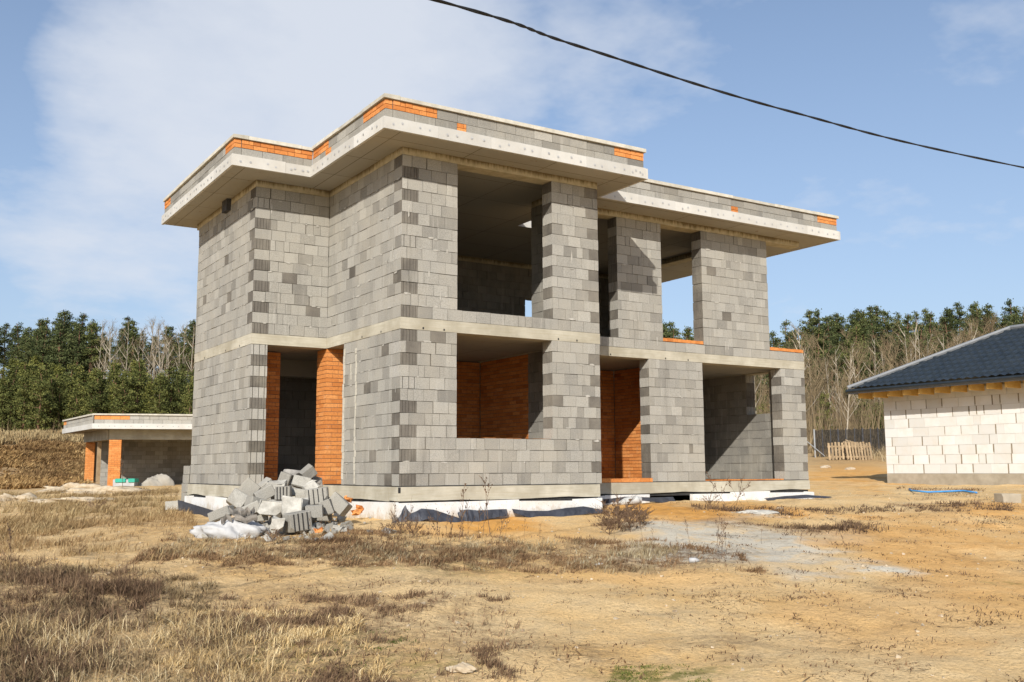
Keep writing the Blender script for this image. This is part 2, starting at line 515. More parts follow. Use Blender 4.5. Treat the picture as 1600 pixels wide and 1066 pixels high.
_P = CTRL[:, :2] / 30.0
_n = len(_P)
_K = tps_kernel(((_P[:, None] - _P[None]) ** 2).sum(-1)) + np.eye(_n) * 2e-3
_Q = np.hstack([np.ones((_n, 1)), _P])
_A = np.block([[_K, _Q], [_Q.T, np.zeros((3, 3))]])
_W = np.linalg.solve(_A, np.concatenate([CTRL[:, 2], np.zeros(3)]))


def ground_np(x, y):
    x = np.asarray(x, dtype=float); y = np.asarray(y, dtype=float)
    sh = x.shape
    p = np.stack([x.ravel(), y.ravel()], 1) / 30.0
    z = np.empty(len(p))
    for i in range(0, len(p), 20000):
        q = p[i:i + 20000]
        z[i:i + 20000] = tps_kernel(((q[:, None] - _P[None]) ** 2).sum(-1)) @ _W[:_n] + _W[_n] + q @ _W[_n + 1:]
    z = z.reshape(sh)
    far = np.clip((np.hypot(x + 7, y + 15) - 60) / 120, 0, 1)
    z = z + far * 2.0 * (fbm(x / 40, y / 40, 5) - 0.5)
    near = 1 - np.clip((np.hypot(x - 3, y + 4) - 30) / 40, 0, 1)
    z = z + near * (0.16 * (fbm(x / 1.7, y / 1.7, 9) - 0.47) + 0.085 * (fbm(x / 0.42, y / 0.42, 21) - 0.47))
    return z


def gz(x, y):
    return float(ground_np(np.array([x]), np.array([y]))[0])


_gcache = {}


def ground_at(u, v, d0=4.0, d1=140.0):
    """the place on the ground that the photo shows at (u, v)"""
    k = (round(u, 1), round(v, 1))
    if k in _gcache: return _gcache[k].copy()
    d = FW + RT * ((u - 800) / FPX) - UP * ((v - 533) / FPX)
    ts = np.concatenate([np.arange(d0, 40, 0.05), np.arange(40, d1, 0.4)])
    xs = CAM.x + d.x * ts; ys = CAM.y + d.y * ts; zs = CAM.z + d.z * ts
    g = ground_np(xs, ys)
    hit = np.nonzero(zs <= g)[0]
    i = hit[0] if len(hit) else len(ts) - 1
    r = Vector((xs[i], ys[i], g[i]))
    _gcache[k] = r
    return r.copy()


def at(u, v, d):
    return CAM + (FW + RT * ((u - 800) / FPX) - UP * ((v - 533) / FPX)) * d


def proj(P):
    q = Vector(P) - CAM
    z = q.dot(FW)
    return 800 + FPX * q.dot(RT) / z, 533 - FPX * q.dot(UP) / z, z


def axis(lo, f0, f1, hi, step, grow=1.16):
    mid = list(np.arange(f0, f1 + 1e-6, step))
    a = []; s = step; x = f0
    while x > lo:
        s *= grow; x -= s; a.append(x)
    b = []; s = step; x = mid[-1]
    while x < hi:
        s *= grow; x += s; b.append(x)
    return np.array(a[::-1] + mid + b)


ax = axis(-700, -13, 22, 700, 0.11, 1.07)
ay = axis(-500, -13, 10, 800, 0.11, 1.07)
GX, GY = np.meshgrid(ax, ay)
GZ = ground_np(GX, GY)

# patches of different soil: (u, v, half-width px, half-height px, weight)
PATCH = {
    'grey': [(1110, 844, 150, 30, 1.25), (1190, 868, 120, 22, 1.15), (1030, 860, 90, 24, .6), (1260, 836, 70, 12, .4), (90, 905, 60, 14, .15)],
    'white': [(1370, 889, 70, 7, 1.3), (1260, 897, 60, 8, .6), (1290, 861, 50, 6, .7), (1190, 804, 40, 5, .9), (1320, 878, 60, 8, .5)],
    'orange': [(1275, 848, 45, 7, .8), (1340, 852, 60, 12, .55), (775, 820, 110, 16, 1.3), (1050, 798, 100, 14, 1.3), (640, 826, 60, 10, .7), (1000, 900, 200, 18, .35), (1200, 800, 70, 10, 1.0), (1560, 796, 90, 16, .8),
               (1330, 730, 70, 22, 1.0), (1300, 740, 60, 18, .7), (1160, 792, 70, 8, .7), (1450, 840, 170, 50, .7), (1530, 910, 150, 70, .6), (1350, 960, 200, 40, .35), (1250, 800, 60, 10, .5), (700, 830, 60, 10, .6)],
    'litter': [(700, 868, 460, 24, .95), (1040, 880, 160, 16, .8), (430, 850, 180, 14, .8), (60, 970, 230, 90, .95), (300, 1010, 260, 60, .9),
               (520, 1000, 220, 70, .75), (330, 890, 200, 20, .5), (860, 868, 160, 22, .8), (200, 800, 180, 30, .5), (640, 960, 160, 30, .45), (1180, 820, 90, 10, .5),
               (1150, 1000, 80, 10, .5), (1270, 1000, 60, 8, .5), (60, 740, 120, 40, .8), (880, 1020, 120, 20, .5), (1460, 790, 60, 6, .7), (450, 925, 200, 14, .5)],
    'green': [(1010, 1056, 100, 14, 1.2), (470, 1010, 150, 30, .55), (600, 1040, 200, 22, .5), (330, 1060, 120, 14, .6), (1570, 912, 40, 5, .6), (700, 890, 240, 14, .35), (1120, 1050, 60, 8, .6)],
}
masks = {}
wob = fbm(GX / 0.9, GY / 0.9, 33, 5)
wob2 = fbm(GX / 0.35, GY / 0.35, 77, 3)
for nm, lst in PATCH.items():
    acc = np.zeros_like(GX)
    for (u, v, ru, rv, wt) in lst:
        c = ground_at(u, v)
        dd = (c - CAM).dot(FW)
        rl = ru * dd / FPX
        far_ = ground_at(u, v - rv); near_ = ground_at(u, v + rv)
        rd = max((far_ - near_).to_2d().length / 2, 0.12)
        f2 = Vector((c.x - CAM.x, c.y - CAM.y)).normalized()
        r2 = Vector((f2.y, -f2.x))
        dx = GX - c.x; dy = GY - c.y
        e = np.sqrt(((dx * r2.x + dy * r2.y) / rl) ** 2 + ((dx * f2.x + dy * f2.y) / rd) ** 2)
        e = e + (wob - 0.47) * 1.5 + (wob2 - 0.45) * 0.5
        acc = np.maximum(acc, wt * np.clip((1.25 - e) / 0.7, 0, 1))
    masks[nm] = acc
# away from the trodden sand the ground is dry turf, as the fields behind are
fieldm = np.clip((np.hypot(GX - 8, GY + 2) - 26) / 14, 0, 1) * np.clip((GY - GX * 0.35 + 6) / 18 + 0.2, 0.25, 1)
masks['field'] = fieldm

mt, t = newmat('sandy_soil')
p = t.pos()
n1 = t.noise(p, 0.55, 6, 0.6)
n2 = t.noise(p, 3.2, 5, 0.65)
n3 = t.noise(p, 30, 4, 0.7)
c = t.mix(t.mapr(n1, 0.35, 0.68), (0.70, 0.455, 0.195), (0.79, 0.58, 0.31))
c = t.mix(t.mapr(n2, 0.45, 0.72, 0, 0.55), c, (0.70, 0.54, 0.315))
c = t.mix(t.mapr(n3, 0.50, 0.36, 0, 0.55), c, (0.36, 0.235, 0.115))
c = t.mix(t.math('MULTIPLY', t.attr('orange'), t.mapr(n2, 0.3, 0.6, 0.5, 1.0), True), c, (0.68, 0.35, 0.095))
c = t.mix(t.math('MULTIPLY', t.attr('grey'), t.mapr(n2, 0.32, 0.55, 0.3, 0.95), True), c, (0.58, 0.53, 0.43))
c = t.mix(t.math('MULTIPLY', t.attr('white'), t.mapr(n2, 0.4, 0.56, 0.15, 0.9), True), c, (0.66, 0.60, 0.48))
fl = t.mix(t.mapr(n2, 0.35, 0.7), (0.36, 0.23, 0.11), (0.56, 0.39, 0.19))
c = t.mix(t.math('MULTIPLY', t.attr('field'), 0.9), c, fl)
lm = t.math('MULTIPLY', t.math('ADD', t.attr('litter'), t.mapr(t.noise(p, 0.8, 5, 0.7), 0.50, 0.70, 0.0, 0.55)), t.mapr(t.noise(p, 5.5, 6, 0.75), 0.40, 0.56, 0.08, 1.0), True)
c = t.mix(t.math('MULTIPLY', lm, 0.85), c, t.mix(n3, (0.13, 0.085, 0.05), (0.27, 0.18, 0.10)))
gm = t.math('MULTIPLY', t.attr('green'), t.mapr(t.noise(p, 6, 5, 0.7), 0.42, 0.60, 0.0, 1.0), True)
c = t.mix(t.math('MULTIPLY', gm, 0.8), c, (0.15, 0.15, 0.035))
fl2 = t.mapr(t.noise(p, 11, 5, 0.8), 0.62, 0.70, 0, 0.6)
c = t.mix(fl2, c, (0.20, 0.135, 0.08))
hgt = t.math('ADD', t.math('MULTIPLY', n3, 0.5), t.math('ADD', t.noise(p, 9, 5, 0.7), t.math('MULTIPLY', t.noise(p, 110, 3, 0.7), 0.2)))
finish(t, c, 0.97, hgt, 0.95, 0.045, 0.1)
M_SOIL = mt

ny, nx = GX.shape
idx = np.arange(ny * nx).reshape(ny, nx)
quads = np.stack([idx[:-1, :-1], idx[:-1, 1:], idx[1:, 1:], idx[1:, :-1]], -1).reshape(-1, 4)
gverts = np.stack([GX, GY, GZ], -1).reshape(-1, 3)
gme = fast_mesh('ground', gverts, quads, np.zeros((0, 3), int), [M_SOIL])
for nm, arr in masks.items():
    a = gme.attributes.new(nm, 'FLOAT', 'POINT')
    a.data.foreach_set('value', arr.ravel().astype(np.float32))
gme.polygons.foreach_set('use_smooth', [True] * len(gme.polygons))
ground = bpy.data.objects.new('ground', gme)
COL.objects.link(ground)
tag(ground, 'sandy building plot with dry turf and pale patches', kind='structure')

# ------------------------------------------------------------------ the unfinished house
X1, Y1, X2, Y2 = 4.153, 3.223, 1.483, 7.137
YR, XR, XR2 = 1.465, 11.409, 10.272
YB = 9.2                     # back of the house
T = 0.31                     # wall thickness
CH = 0.2                     # course height
HO = (1.0, 1.0, -0.55)
house = thing('unfinished_house', 'large grey two storey block house shell with flat roofs and empty openings', 'house', HO)

cand = []                    # candidate single blocks: (visible size, MB, parent wall)
bulk = MB()                  # the rest of the blockwork
BM = [M_BLOCK, M_BLOCKEND, M_BLOCKGROOVE]


def block_geo(mb, fr, a0, a1, z0, z1, th, tone, el, er, off, fm=0):
    """one wall block; el / er: its ends (0 plain, 1 rough dark, 2 smooth with wide grooves)"""
    g = 0.0038
    a0 += g; a1 -= g; z0 += g * random.uniform(.6, 1.3); z1 -= g * random.uniform(.6, 1.3)
    def side(a, s, kind):
        if kind == 0: return [(a, off), (a, off + th)] if s < 0 else [(a, off + th), (a, off)]
        if kind == 1: cuts = [(.14, .17), (.34, .36), (.52, .55), (.73, .75), (.88, .90)]; dp = 0.014
        else: cuts = [(.13, .18), (.50, .545), (.84, .89)]; dp = 0.03
        pts = [(a, off)]
        for c0, c1 in cuts:
            for f, dd in ((c0, 0), (c0, dp), (c1, dp), (c1, 0)):
                pts.append((a - s * dd, off + th * f))
        pts.append((a, off + th))
        return pts if s < 0 else pts[::-1]
    L = side(a0, -1, el); Rr = side(a1, 1, er)
    ring = L + Rr                       # left end front->back, right end back->front
    n = len(ring); b = len(mb.v)
    zl = random.uniform(-.004, .004); zr = random.uniform(-.004, .004)
    for top, z in ((0, z0), (1, z1)):
        for (a, d) in ring:
            k_ = (a - a0) / max(a1 - a0, .01)
            mb.v.append(fr.p(a + random.uniform(-.0025, .0025), d, z + (zl * (1 - k_) + zr * k_) * (1 if top else .6)))
    # ring runs: down the left end, then up the right end
    flip = fr.cw
    for i in range(n):
        j = (i + 1) % n
        q = (b + i, b + j, b + n + j, b + n + i)
        mb.f.append(q[::-1] if flip else q)
        mat = 0
        if i < len(L) - 1: mat = el
        elif len(L) <= i < n - 1: mat = er
        elif i == n - 1: mat = fm
        mb.m.append(mat); mb.t.append(tone)
    top = tuple(b + n + i for i in range(n)); bot = tuple(b + i for i in range(n))
    mb.f.append(top[::-1] if flip else top); mb.f.append(bot if flip else bot[::-1])
    mb.m += [0, 0]; mb.t += [tone, tone]


def joints(a0, a1, W, shift):
    """cut positions of a course between two ends"""
    xs = [a0]
    k = math.ceil((a0 - shift) / W)
    while True:
        x = shift + k * W
        if x >= a1 - 0.09: break
        if x > a0 + 0.09: xs.append(x + random.uniform(-.006, .006))
        k += 1
    xs.append(a1)
    return xs


def spans(a0, a1, z, ops):
    seg = [(a0, a1, False, False)]
    for (o0, o1, q0, q1) in ops:
        if q0 - 1e-3 <= z < q1 - 1e-3:
            ns = []
            for (s0, s1, j0, j1) in seg:
                if o1 <= s0 or o0 >= s1: ns.append((s0, s1, j0, j1)); continue
                if o0 > s0 + .02: ns.append((s0, o0, j0, True))
                if o1 < s1 - .02: ns.append((o1, s1, True, j1))
            seg = ns
    return seg


def block_wall(fr, L, z0, n, ops=(), own=(None, None), W=0.289, vis=True, thick=T, core=True, parity=0, endkind=(0, 0), tones=(0.25, 0.95), darkend=None):
    """own[i]: parity of the courses in which this wall carries its own corner block at end i
    (the other courses stop one wall thickness short); None = always runs through"""
    wall = None
    if core:
        cm = MB()
        i0 = 0.02; 
        lo = T + 0.02 if own[0] is not None else 0.02
        hi = L - T - 0.02 if own[1] is not None else L - 0.02
        cuts = sorted({z0, z0 + n * CH} | {z for o in ops for z in o[2:] if z0 < z < z0 + n * CH})
        for c0, c1 in zip(cuts[:-1], cuts[1:]):
            for (s0, s1, j0, j1) in spans(0, L, c0 + 1e-3, ops):
                cm.fbox(fr, max(s0 + (.02 if j0 else 0), lo), min(s1 - (.02 if j1 else 0), hi), 0.016, thick - 0.016, c0 + (.004 if c0 == z0 else .003), c1 - .004)
        wall = cm.build('wall', M_MORTAR, house, HO)
    for k in range(n):
        za = z0 + k * CH
        par = (k + parity) % 2
        A0 = 0.0; A1 = L
        e0 = e1 = False
        if own[0] is not None:
            if par != own[0]: A0 = thick
            else: e0 = True
        if own[1] is not None:
            if par != own[1]: A1 = L - thick
            else: e1 = True
        for (s0, s1, j0, j1) in spans(A0, A1, za, ops):
            if s1 - s0 < .03: continue
            xs = joints(s0, s1, W, par * W * 0.5 + (random.uniform(-.05, .05) if vis else 0))
            if vis and random.random() < .3 and len(xs) > 4:
                q_ = random.randrange(1, len(xs) - 2); xs.insert(q_ + 1, xs[q_] + (xs[q_ + 1] - xs[q_]) * random.choice((.4, .5, .6)))
            for i, (x0, x1) in enumerate(zip(xs[:-1], xs[1:])):
                first = i == 0; last = i == len(xs) - 2
                tone = min(1, max(0, random.gauss(0.66, 0.14))) if vis else random.uniform(0, .35)  # inner and rear walls: block tone lowered, room shade put into colour
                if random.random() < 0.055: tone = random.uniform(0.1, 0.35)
                el = er = 0
                if first and (j0 or e0 or endkind[0]):
                    el = random.choices((1, 2), (5, 1))[0] if e0 and not j0 else (1 if par else random.choice((1, 2, 2)))
                    if endkind[0] == 3 and not j0: el = 1 if par else 2
                if last and (j1 or e1 or endkind[1]):
                    er = random.choices((1, 2), (5, 1))[0] if e1 and not j1 else (1 if par else random.choice((1, 2, 2)))
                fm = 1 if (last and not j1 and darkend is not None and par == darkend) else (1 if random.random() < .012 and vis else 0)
                off = random.uniform(-.005, .005)
                if vis and random.random() < .07 and x1 - x0 > .2 and not er: x1 -= random.uniform(.006, .013)
                mb = MB()
                block_geo(mb, fr, x0, x1, za, za + CH, thick, tone, el, er, off, fm)
                c = Vector(fr.p((x0 + x1) / 2, 0, za + .1))
                size = 0
                if vis and wall is not None:
                    u, v, d = proj(c)
                    cs = (CAM - c).normalized().dot(fr.n)
                    size = (x1 - x0) * cs / d / d if cs > 0 and 0 < u < 1600 else 0
                cand.append((size, mb, wall))
    return wall


fMF = Frame((0, 0, 0), (1, 0, 0), (0, -1, 0))
fML = Frame((0, 0, 0), (0, 1, 0), (-1, 0, 0))
fLF = Frame((-X2, Y1, 0), (1, 0, 0), (0, -1, 0))
fLL = Frame((-X2, Y1, 0), (0, 1, 0), (-1, 0, 0))
fRF = Frame((X1, YR, 0), (1, 0, 0), (0, -1, 0))
rx = lambda x: x - X1

# main wing
block_wall(fMF, X1, 0, 13, [(1.075, 3.06, .8, 2.6)], own=(1, None), darkend=1)
block_wall(fMF, X1, 2.8, 14, [(1.082, 3.08, 3.0, 5.6)], own=(1, None), darkend=1)
block_wall(fML, 2.39, 0, 13, own=(0, None))
block_wall(fML, Y1, 2.8, 14, own=(0, None))
# left wing
block_wall(fLL, Y2 - Y1, 0, 13, endkind=(3, 0))
block_wall(fLL, Y2 - Y1, 2.8, 14, own=(1, None), parity=1)
block_wall(fLF, X2, 2.8, 14, own=(0, None), parity=1)
# right wing
block_wall(fRF, rx(XR), 0, 13, [(-1, rx(6.58), 0, 2.6), (rx(8.125), rx(10.6), 0, 2.6)], darkend=1)
block_wall(fRF, rx(XR2), 3.0, 13, [(-1, rx(5.77), 3, 5.6), (rx(7.0), rx(8.18), 3, 5.6)], parity=1)
block_wall(fRF, rx(XR), 2.8, 1)
# sides and back, mostly out of sight
fR1 = Frame((XR, YR + T, 0), (0, 1, 0), (1, 0, 0))
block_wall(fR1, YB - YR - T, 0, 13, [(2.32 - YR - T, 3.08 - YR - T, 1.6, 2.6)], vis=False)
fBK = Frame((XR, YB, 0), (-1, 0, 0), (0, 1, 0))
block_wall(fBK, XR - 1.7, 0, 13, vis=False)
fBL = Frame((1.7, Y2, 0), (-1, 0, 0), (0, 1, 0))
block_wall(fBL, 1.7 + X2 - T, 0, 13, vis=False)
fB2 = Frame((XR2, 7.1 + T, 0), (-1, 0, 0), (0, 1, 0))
block_wall(fB2, XR2 + .2, 2.8, 14, [(XR2 - 7.75, XR2 - 7.13, 3.0, 4.8)], vis=False)  # back wall window narrowed to darken the upper rooms
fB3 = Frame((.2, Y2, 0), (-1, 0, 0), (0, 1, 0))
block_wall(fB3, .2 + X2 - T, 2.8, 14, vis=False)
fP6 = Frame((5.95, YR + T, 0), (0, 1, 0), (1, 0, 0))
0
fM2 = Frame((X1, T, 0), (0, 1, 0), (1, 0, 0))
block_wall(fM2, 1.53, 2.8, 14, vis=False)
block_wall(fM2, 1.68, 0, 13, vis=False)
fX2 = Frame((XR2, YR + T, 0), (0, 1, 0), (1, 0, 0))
block_wall(fX2, 5.3, 2.8, 14, [(1.7, 3.7, 2.8, 5.6)], vis=False)  # side wall closed up round its opening to keep sky light out
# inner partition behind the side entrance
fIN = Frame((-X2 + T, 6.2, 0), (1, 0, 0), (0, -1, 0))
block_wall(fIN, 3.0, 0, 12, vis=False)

NSINGLE = 300
cand.sort(key=lambda c: -c[0])
for i, (s, mb, wl) in enumerate(cand):
    if i < NSINGLE and s > 0:
        mb.build('block', BM, wl, HO)
    else:
        b = len(bulk.v)
        bulk.v += mb.v; bulk.m += mb.m; bulk.t += mb.t
        bulk.f += [tuple(b + k for k in f) for f in mb.f]
tag(bulk.build('blockwork', BM, house, HO), kind='stuff')

# cast belts, beams, floors
def fb(fr, a0, a1, b0, b1, z0, z1, name, mt_, parent=house, origin=HO):
    mb = MB(); mb.fbox(fr, a0, a1, b0, b1, z0, z1)
    return mb.build(name, mt_, parent, origin)


e = 0.006
belts = [(fBK, .002, XR - 1.7, -e, T), (fBL, .002, 1.7 + X2 - T, -e, T), (fMF, -e, X1 + e, -e, T), (fML, T + .002, Y1 - .002, -e, T), (fLF, -e, X2 - e - .002, -e, T), (fLL, T + .002, Y2 - Y1, -e, T),
         (fRF, e + .004, rx(XR) + e, -e, T), (fR1, .002, YB - YR - T, -e, T), (fM2, .002, 6.7, -e - .003, T - .01)]
for fr, a0, a1, b0, b1 in belts:
    fb(fr, a0, a1, b0, b1, 2.6, 2.797, 'belt', M_BELT)
beams = [(fB2, .002, XR2 + .2, .006, T - .01), (fB3, .002, .2 + X2 - T, .006, T - .01), (fMF, 0.002, X1 - .002, .004, T), (fML, T + .002, Y1 - .002, .004, T), (fLF, 0.002, X2 - .002, .004, T), (fLL, T + .002, Y2 - Y1 + .2, .004, T),
         (fRF, .006, rx(XR), .004, T), (fM2, .002, 1.52, .004, T - .01), (fX2, .002, 5.3, .006, T - .01)]
for fr, a0, a1, b0, b1 in beams:
    fb(fr, a0, a1, b0, b1, 5.602, 5.7315, 'beam', M_BEAM)

mb = MB()
mb.box(T + .01, X1 - T - .01, T + .01, YB - T, 2.62, 2.79)
mb.box(X1 + .01, XR - T - .01, YR + T + .01, YB - T, 2.62, 2.79)
mb.box(-X2 + T + .01, T, Y1 + T + .01, Y2 - .02, 2.62, 2.79)
mb.build('floor_slab', [M_SOFFIT], house, HO)
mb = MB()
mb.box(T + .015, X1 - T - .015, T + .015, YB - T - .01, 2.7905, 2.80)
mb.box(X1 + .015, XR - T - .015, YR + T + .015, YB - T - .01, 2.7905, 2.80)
mb.build('floor_shade_sheet', M_FLOORSHADE, house, HO)  # thin sheet added; its dark colour stands in for interior shade
mb = MB()
mb.box(T + .01, X1 - .06, T + .01, YB - .02, -.24, -.03)
mb.box(X1 - .05, XR - .06, YR + T + .01, YB, -.24, -.03)
mb.box(-X2 + .06, T, Y1 + .05, Y2 - .05, -.24, -.03)
mb.build('ground_floor_slab', M_SLAB, house, HO)
# beam across the hall behind the side entrance
mb = MB(); mb.box(-X2 + T + .02, 1.6, 5.6, 5.9, 2.26, 2.615); mb.build('hall_beam', M_SOFFIT, house, HO)

# plinth: concrete band, bitumen and painted gap shadow, foam boards
PL = [(fMF, -.035, X1 - .07, -.035), (fML, T, Y1 - .03, -.035), (fLF, -.03, X2 - .04, -.03), (fLL, T, Y2 - Y1 + .05, -.03), (fRF, -.06, rx(XR) + .0, -.02), (fR1, .31, YB - YR - T, -.02)]
founds = []
for fr, a0, a1, b0 in PL:
    mbp = MB()
    seg = 24
    for i in range(seg):
        s0 = a0 + (a1 - a0) * i / seg; s1 = a0 + (a1 - a0) * (i + 1) / seg
        kk = lambda q: .05 * (fbm(np.array([s0_(q) * .9]), np.array([b0 * 7 + a0]), 4)[0] - .47) * 2; s0_ = lambda q: a0 + (a1 - a0) * q / seg
        k0 = kk(i); k1 = kk(i + 1)
        P = fr.p; bo = .02 * math.sin(s0 * 1.1 + 1)
        c = [P(s0, b0 - .008, -.235 + k0), P(s1, b0 - .008, -.235 + k1), P(s1, .3, -.235), P(s0, .3, -.235), P(s0, b0, -.014), P(s1, b0, -.014), P(s1, .3, -.014), P(s0, .3, -.014)]
        if not fr.cw: c = [c[1], c[0], c[3], c[2], c[5], c[4], c[7], c[6]]
        mbp.hexa(c)
    founds.append(mbp.build('foundation', M_BELT, house, HO))
for (fr, a0, a1, b0), foundation in zip(PL, founds):
    mb = MB()
    mb.fbox(fr, a0 + .04, a1 - .02, -.008, .25, -.0135, .0, 0)  # black strip painting the shadow line between blocks and concrete band
    mb.fbox(fr, a0 + .02, a1 - .03, b0 + .03, .3, -.30, -.236, 0)
    mb.build('bitumen_shade_strip', M_DARKGAP, foundation, HO)
foundation = founds[0]
mb = MB(); mb.box(-.034, .012, -.0385, -.0365, -.12, -.02); mb.box(-.02, .008, -.0385, -.0365, -.19, -.12)
mb.build('drip_stain', M_DARKGAP, foundation, HO)
for (fr, a0, a1, b0), foundation in zip(PL[:5], founds):
    x = a0 - (.06 if fr in (fMF, fLF) else 0) - (.33 if fr is fLL or fr is fML else 0)
    while x < a1 - .05:
        wd = min(1.18, a1 + (.06 if fr is fRF else .0) - x)
        if fr is fRF and 2.2 < x + .6 < 3.5:
            x += wd + .01; continue
        mb = MB()
        top0 = random.uniform(-.285, -.25); top1 = top0 + random.uniform(-.02, .02)
        o_ = b0 - random.uniform(.055, .075)
        P = fr.p
        c = [P(x, o_, -.95), P(x + wd, o_, -.95), P(x + wd, b0 + .02, -.95), P(x, b0 + .02, -.95), P(x, o_, top0), P(x + wd, o_, top1), P(x + wd, b0 + .02, top1), P(x, b0 + .02, top0)]
        if not fr.cw: c = [c[1], c[0], c[3], c[2], c[5], c[4], c[7], c[6]]
        mb.hexa(c)
        mb.build('insulation_board', M_FOAM2, foundation, HO)
        x += wd + .006

# brickwork ---------------------------------------------------------------
def brick_geo(mb, fr, a0, a1, z0, z1, b0, b1):
    tone = min(1, max(0, random.gauss(.55, .22)))
    o_ = random.uniform(-.004, .004)
    mb.fbox(fr, a0 + .004, a1 - .004, b0 + o_, b1, z0 + .005, z1 - .005, 0, tone)


def brick_rows(fr, a0, a1, z0, n, h, b0, b1, parent, single, bw=.26, sink=None):
    for k in range(n):
        xs = [a0]; x = a0 + (bw if k % 2 else bw * .5)
        while x < a1 - .06: xs.append(x); x += bw
        xs.append(a1)
        for x0, x1 in zip(xs[:-1], xs[1:]):
            if single:
                mb = MB(); brick_geo(mb, fr, x0, x1, z0 + k * h, z0 + (k + 1) * h, b0, b1)
                mb.build('brick', M_BRICK, parent, HO)
            else:
                brick_geo(sink, fr, x0, x1, z0 + k * h, z0 + (k + 1) * h, b0, b1)


# brick pier in the inner corner: every brick
pw = .5
mb = MB(); mb.box(.012, pw - .01, Y1 + .012, Y1 + pw - .01, .0, 2.6)
pier = mb.build('brick_pier', M_BRICKJOINT, house, HO)
NB = 32; bh = 2.6 / NB
for k in range(NB):
    z0 = k * bh; z1 = z0 + bh
    if k % 2:
        sl = [(0, .125, 0, .25), (.125, .375, 0, .125), (.375, .5, 0, .25), (0, .125, .25, .5), (.125, .5, .375, .5)]
    else:
        sl = [(0, .25, 0, .125), (.25, .5, 0, .125), (0, .125, .125, .375), (.375, .5, .125, .5), (0, .375, .375, .5)]
    for (a0, a1, c0, c1) in sl:
        j = random.uniform(-.004, .004)
        mb = MB(); mb.box(a0 + .004 + j * (a0 == 0), a1 - .004, Y1 + c0 + .004 + j * (c0 == 0), Y1 + c1 - .004, z0 + .005, z1 - .005, 0, min(1, max(0, random.gauss(.6, .2))))
        mb.build('brick', M_BRICK, pier, HO)
# interior brick partitions (small bricks in shade: joined)
bw_ = MB(); bj = MB()
fMi = Frame((X1 - T + .04, 1.99, 0), (0, 1, 0), (-1, 0, 0))
fMb = Frame((T, 3.98, 0), (1, 0, 0), (0, -1, 0))
fRi = Frame((7.62, YR + T, 0), (0, 1, 0), (-1, 0, 0))
fRb = Frame((X1 + .0, 3.98, 0), (1, 0, 0), (0, -1, 0))
fHa = Frame((-1.0, 4.35, 0), (1, 0, 0), (0, -1, 0))
for fr, L, n in ((fMi, 1.97, 34), (fMb, X1 - 2 * T + .04, 34), (fRi, 2.2, 34), (fRb, 3.46, 34), (fHa, .48, 34)):
    brick_rows(fr, 0, L, .0, n, 2.6 / n, 0, .11, None, False, sink=bw_)
    bj.fbox(fr, .005, L - .005, .012, .10, -.02, 2.605)
tag(bw_.build('brickwork', M_BRICK, house, HO), kind='stuff')
bj.build('partition', M_BRICKJOINT, house, HO)
# thresholds and sills of orange brick laid on edge
for fr, a0, a1, z0, z1, b0, b1 in ((fRF, .04, rx(6.6), -.012, .075, -.03, .25), (fRF, rx(7.0), rx(8.18), 3.004, 3.085, .0, .3), (fRF, rx(10.28), rx(XR), 3.004, 3.085, .0, .3),
                                   (fRF, rx(8.14), rx(10.58), -.012, .03, .01, .25), (fLF, .32, X2, -.012, .075, .01, .25), (fMF, 1.1, 3.04, .802, .815, .02, .26)):
    x = a0
    while x < a1 - .02:
        x1 = min(x + (.135 if z0 > 1 else .26), a1)
        mb = MB(); brick_geo(mb, fr, x, x1, z0, z1 + random.uniform(-.006, .004), b0, b1)
        mb.build('brick', M_BRICK, house, HO); x = x1
# standpipe in the niche
sp_ = at(948, 741, 21.0)
mb = MB()
mb.tube([(5.35, 2.35, -.05), (5.35, 2.35, .22)], .022, 6)
mb.tube([(5.35, 2.35, .20), (5.36, 2.33, .36)], [.05, .06], 7)
mb.build('standpipe', M_STEEL, house, HO)
# dark lamp box under the eaves
mb = MB(); mb.box(-X2 - .09, -X2 - .002, 4.80, 5.12, 5.49, 5.727); mb.build('vent_box', M_DARKSTEEL, house, HO)
# pale mortar smears beside the side entrance
mb = MB()
for (y0, y1, z0, z1) in ((1.78, 1.83, .02, 1.1), (1.775, 1.82, 1.1, 2.35), (2.30, 2.385, .1, 1.2), (2.33, 2.385, 1.2, 2.5), (2.02, 2.05, 1.9, 2.2), (1.79, 1.86, 2.36, 2.46)):
    n = max(2, int((z1 - z0) / .12))
    for i in range(n):
        a = z0 + (z1 - z0) * i / n; b = z0 + (z1 - z0) * (i + 1) / n
        j = random.uniform(-.02, .02)
        mb.box(-.009, .001, y0 + j, y1 + j * .5 + random.uniform(-.01, .015), a, b - .004)
tag(mb.build('mortar_smear', M_COPING, house, HO), kind='stuff')
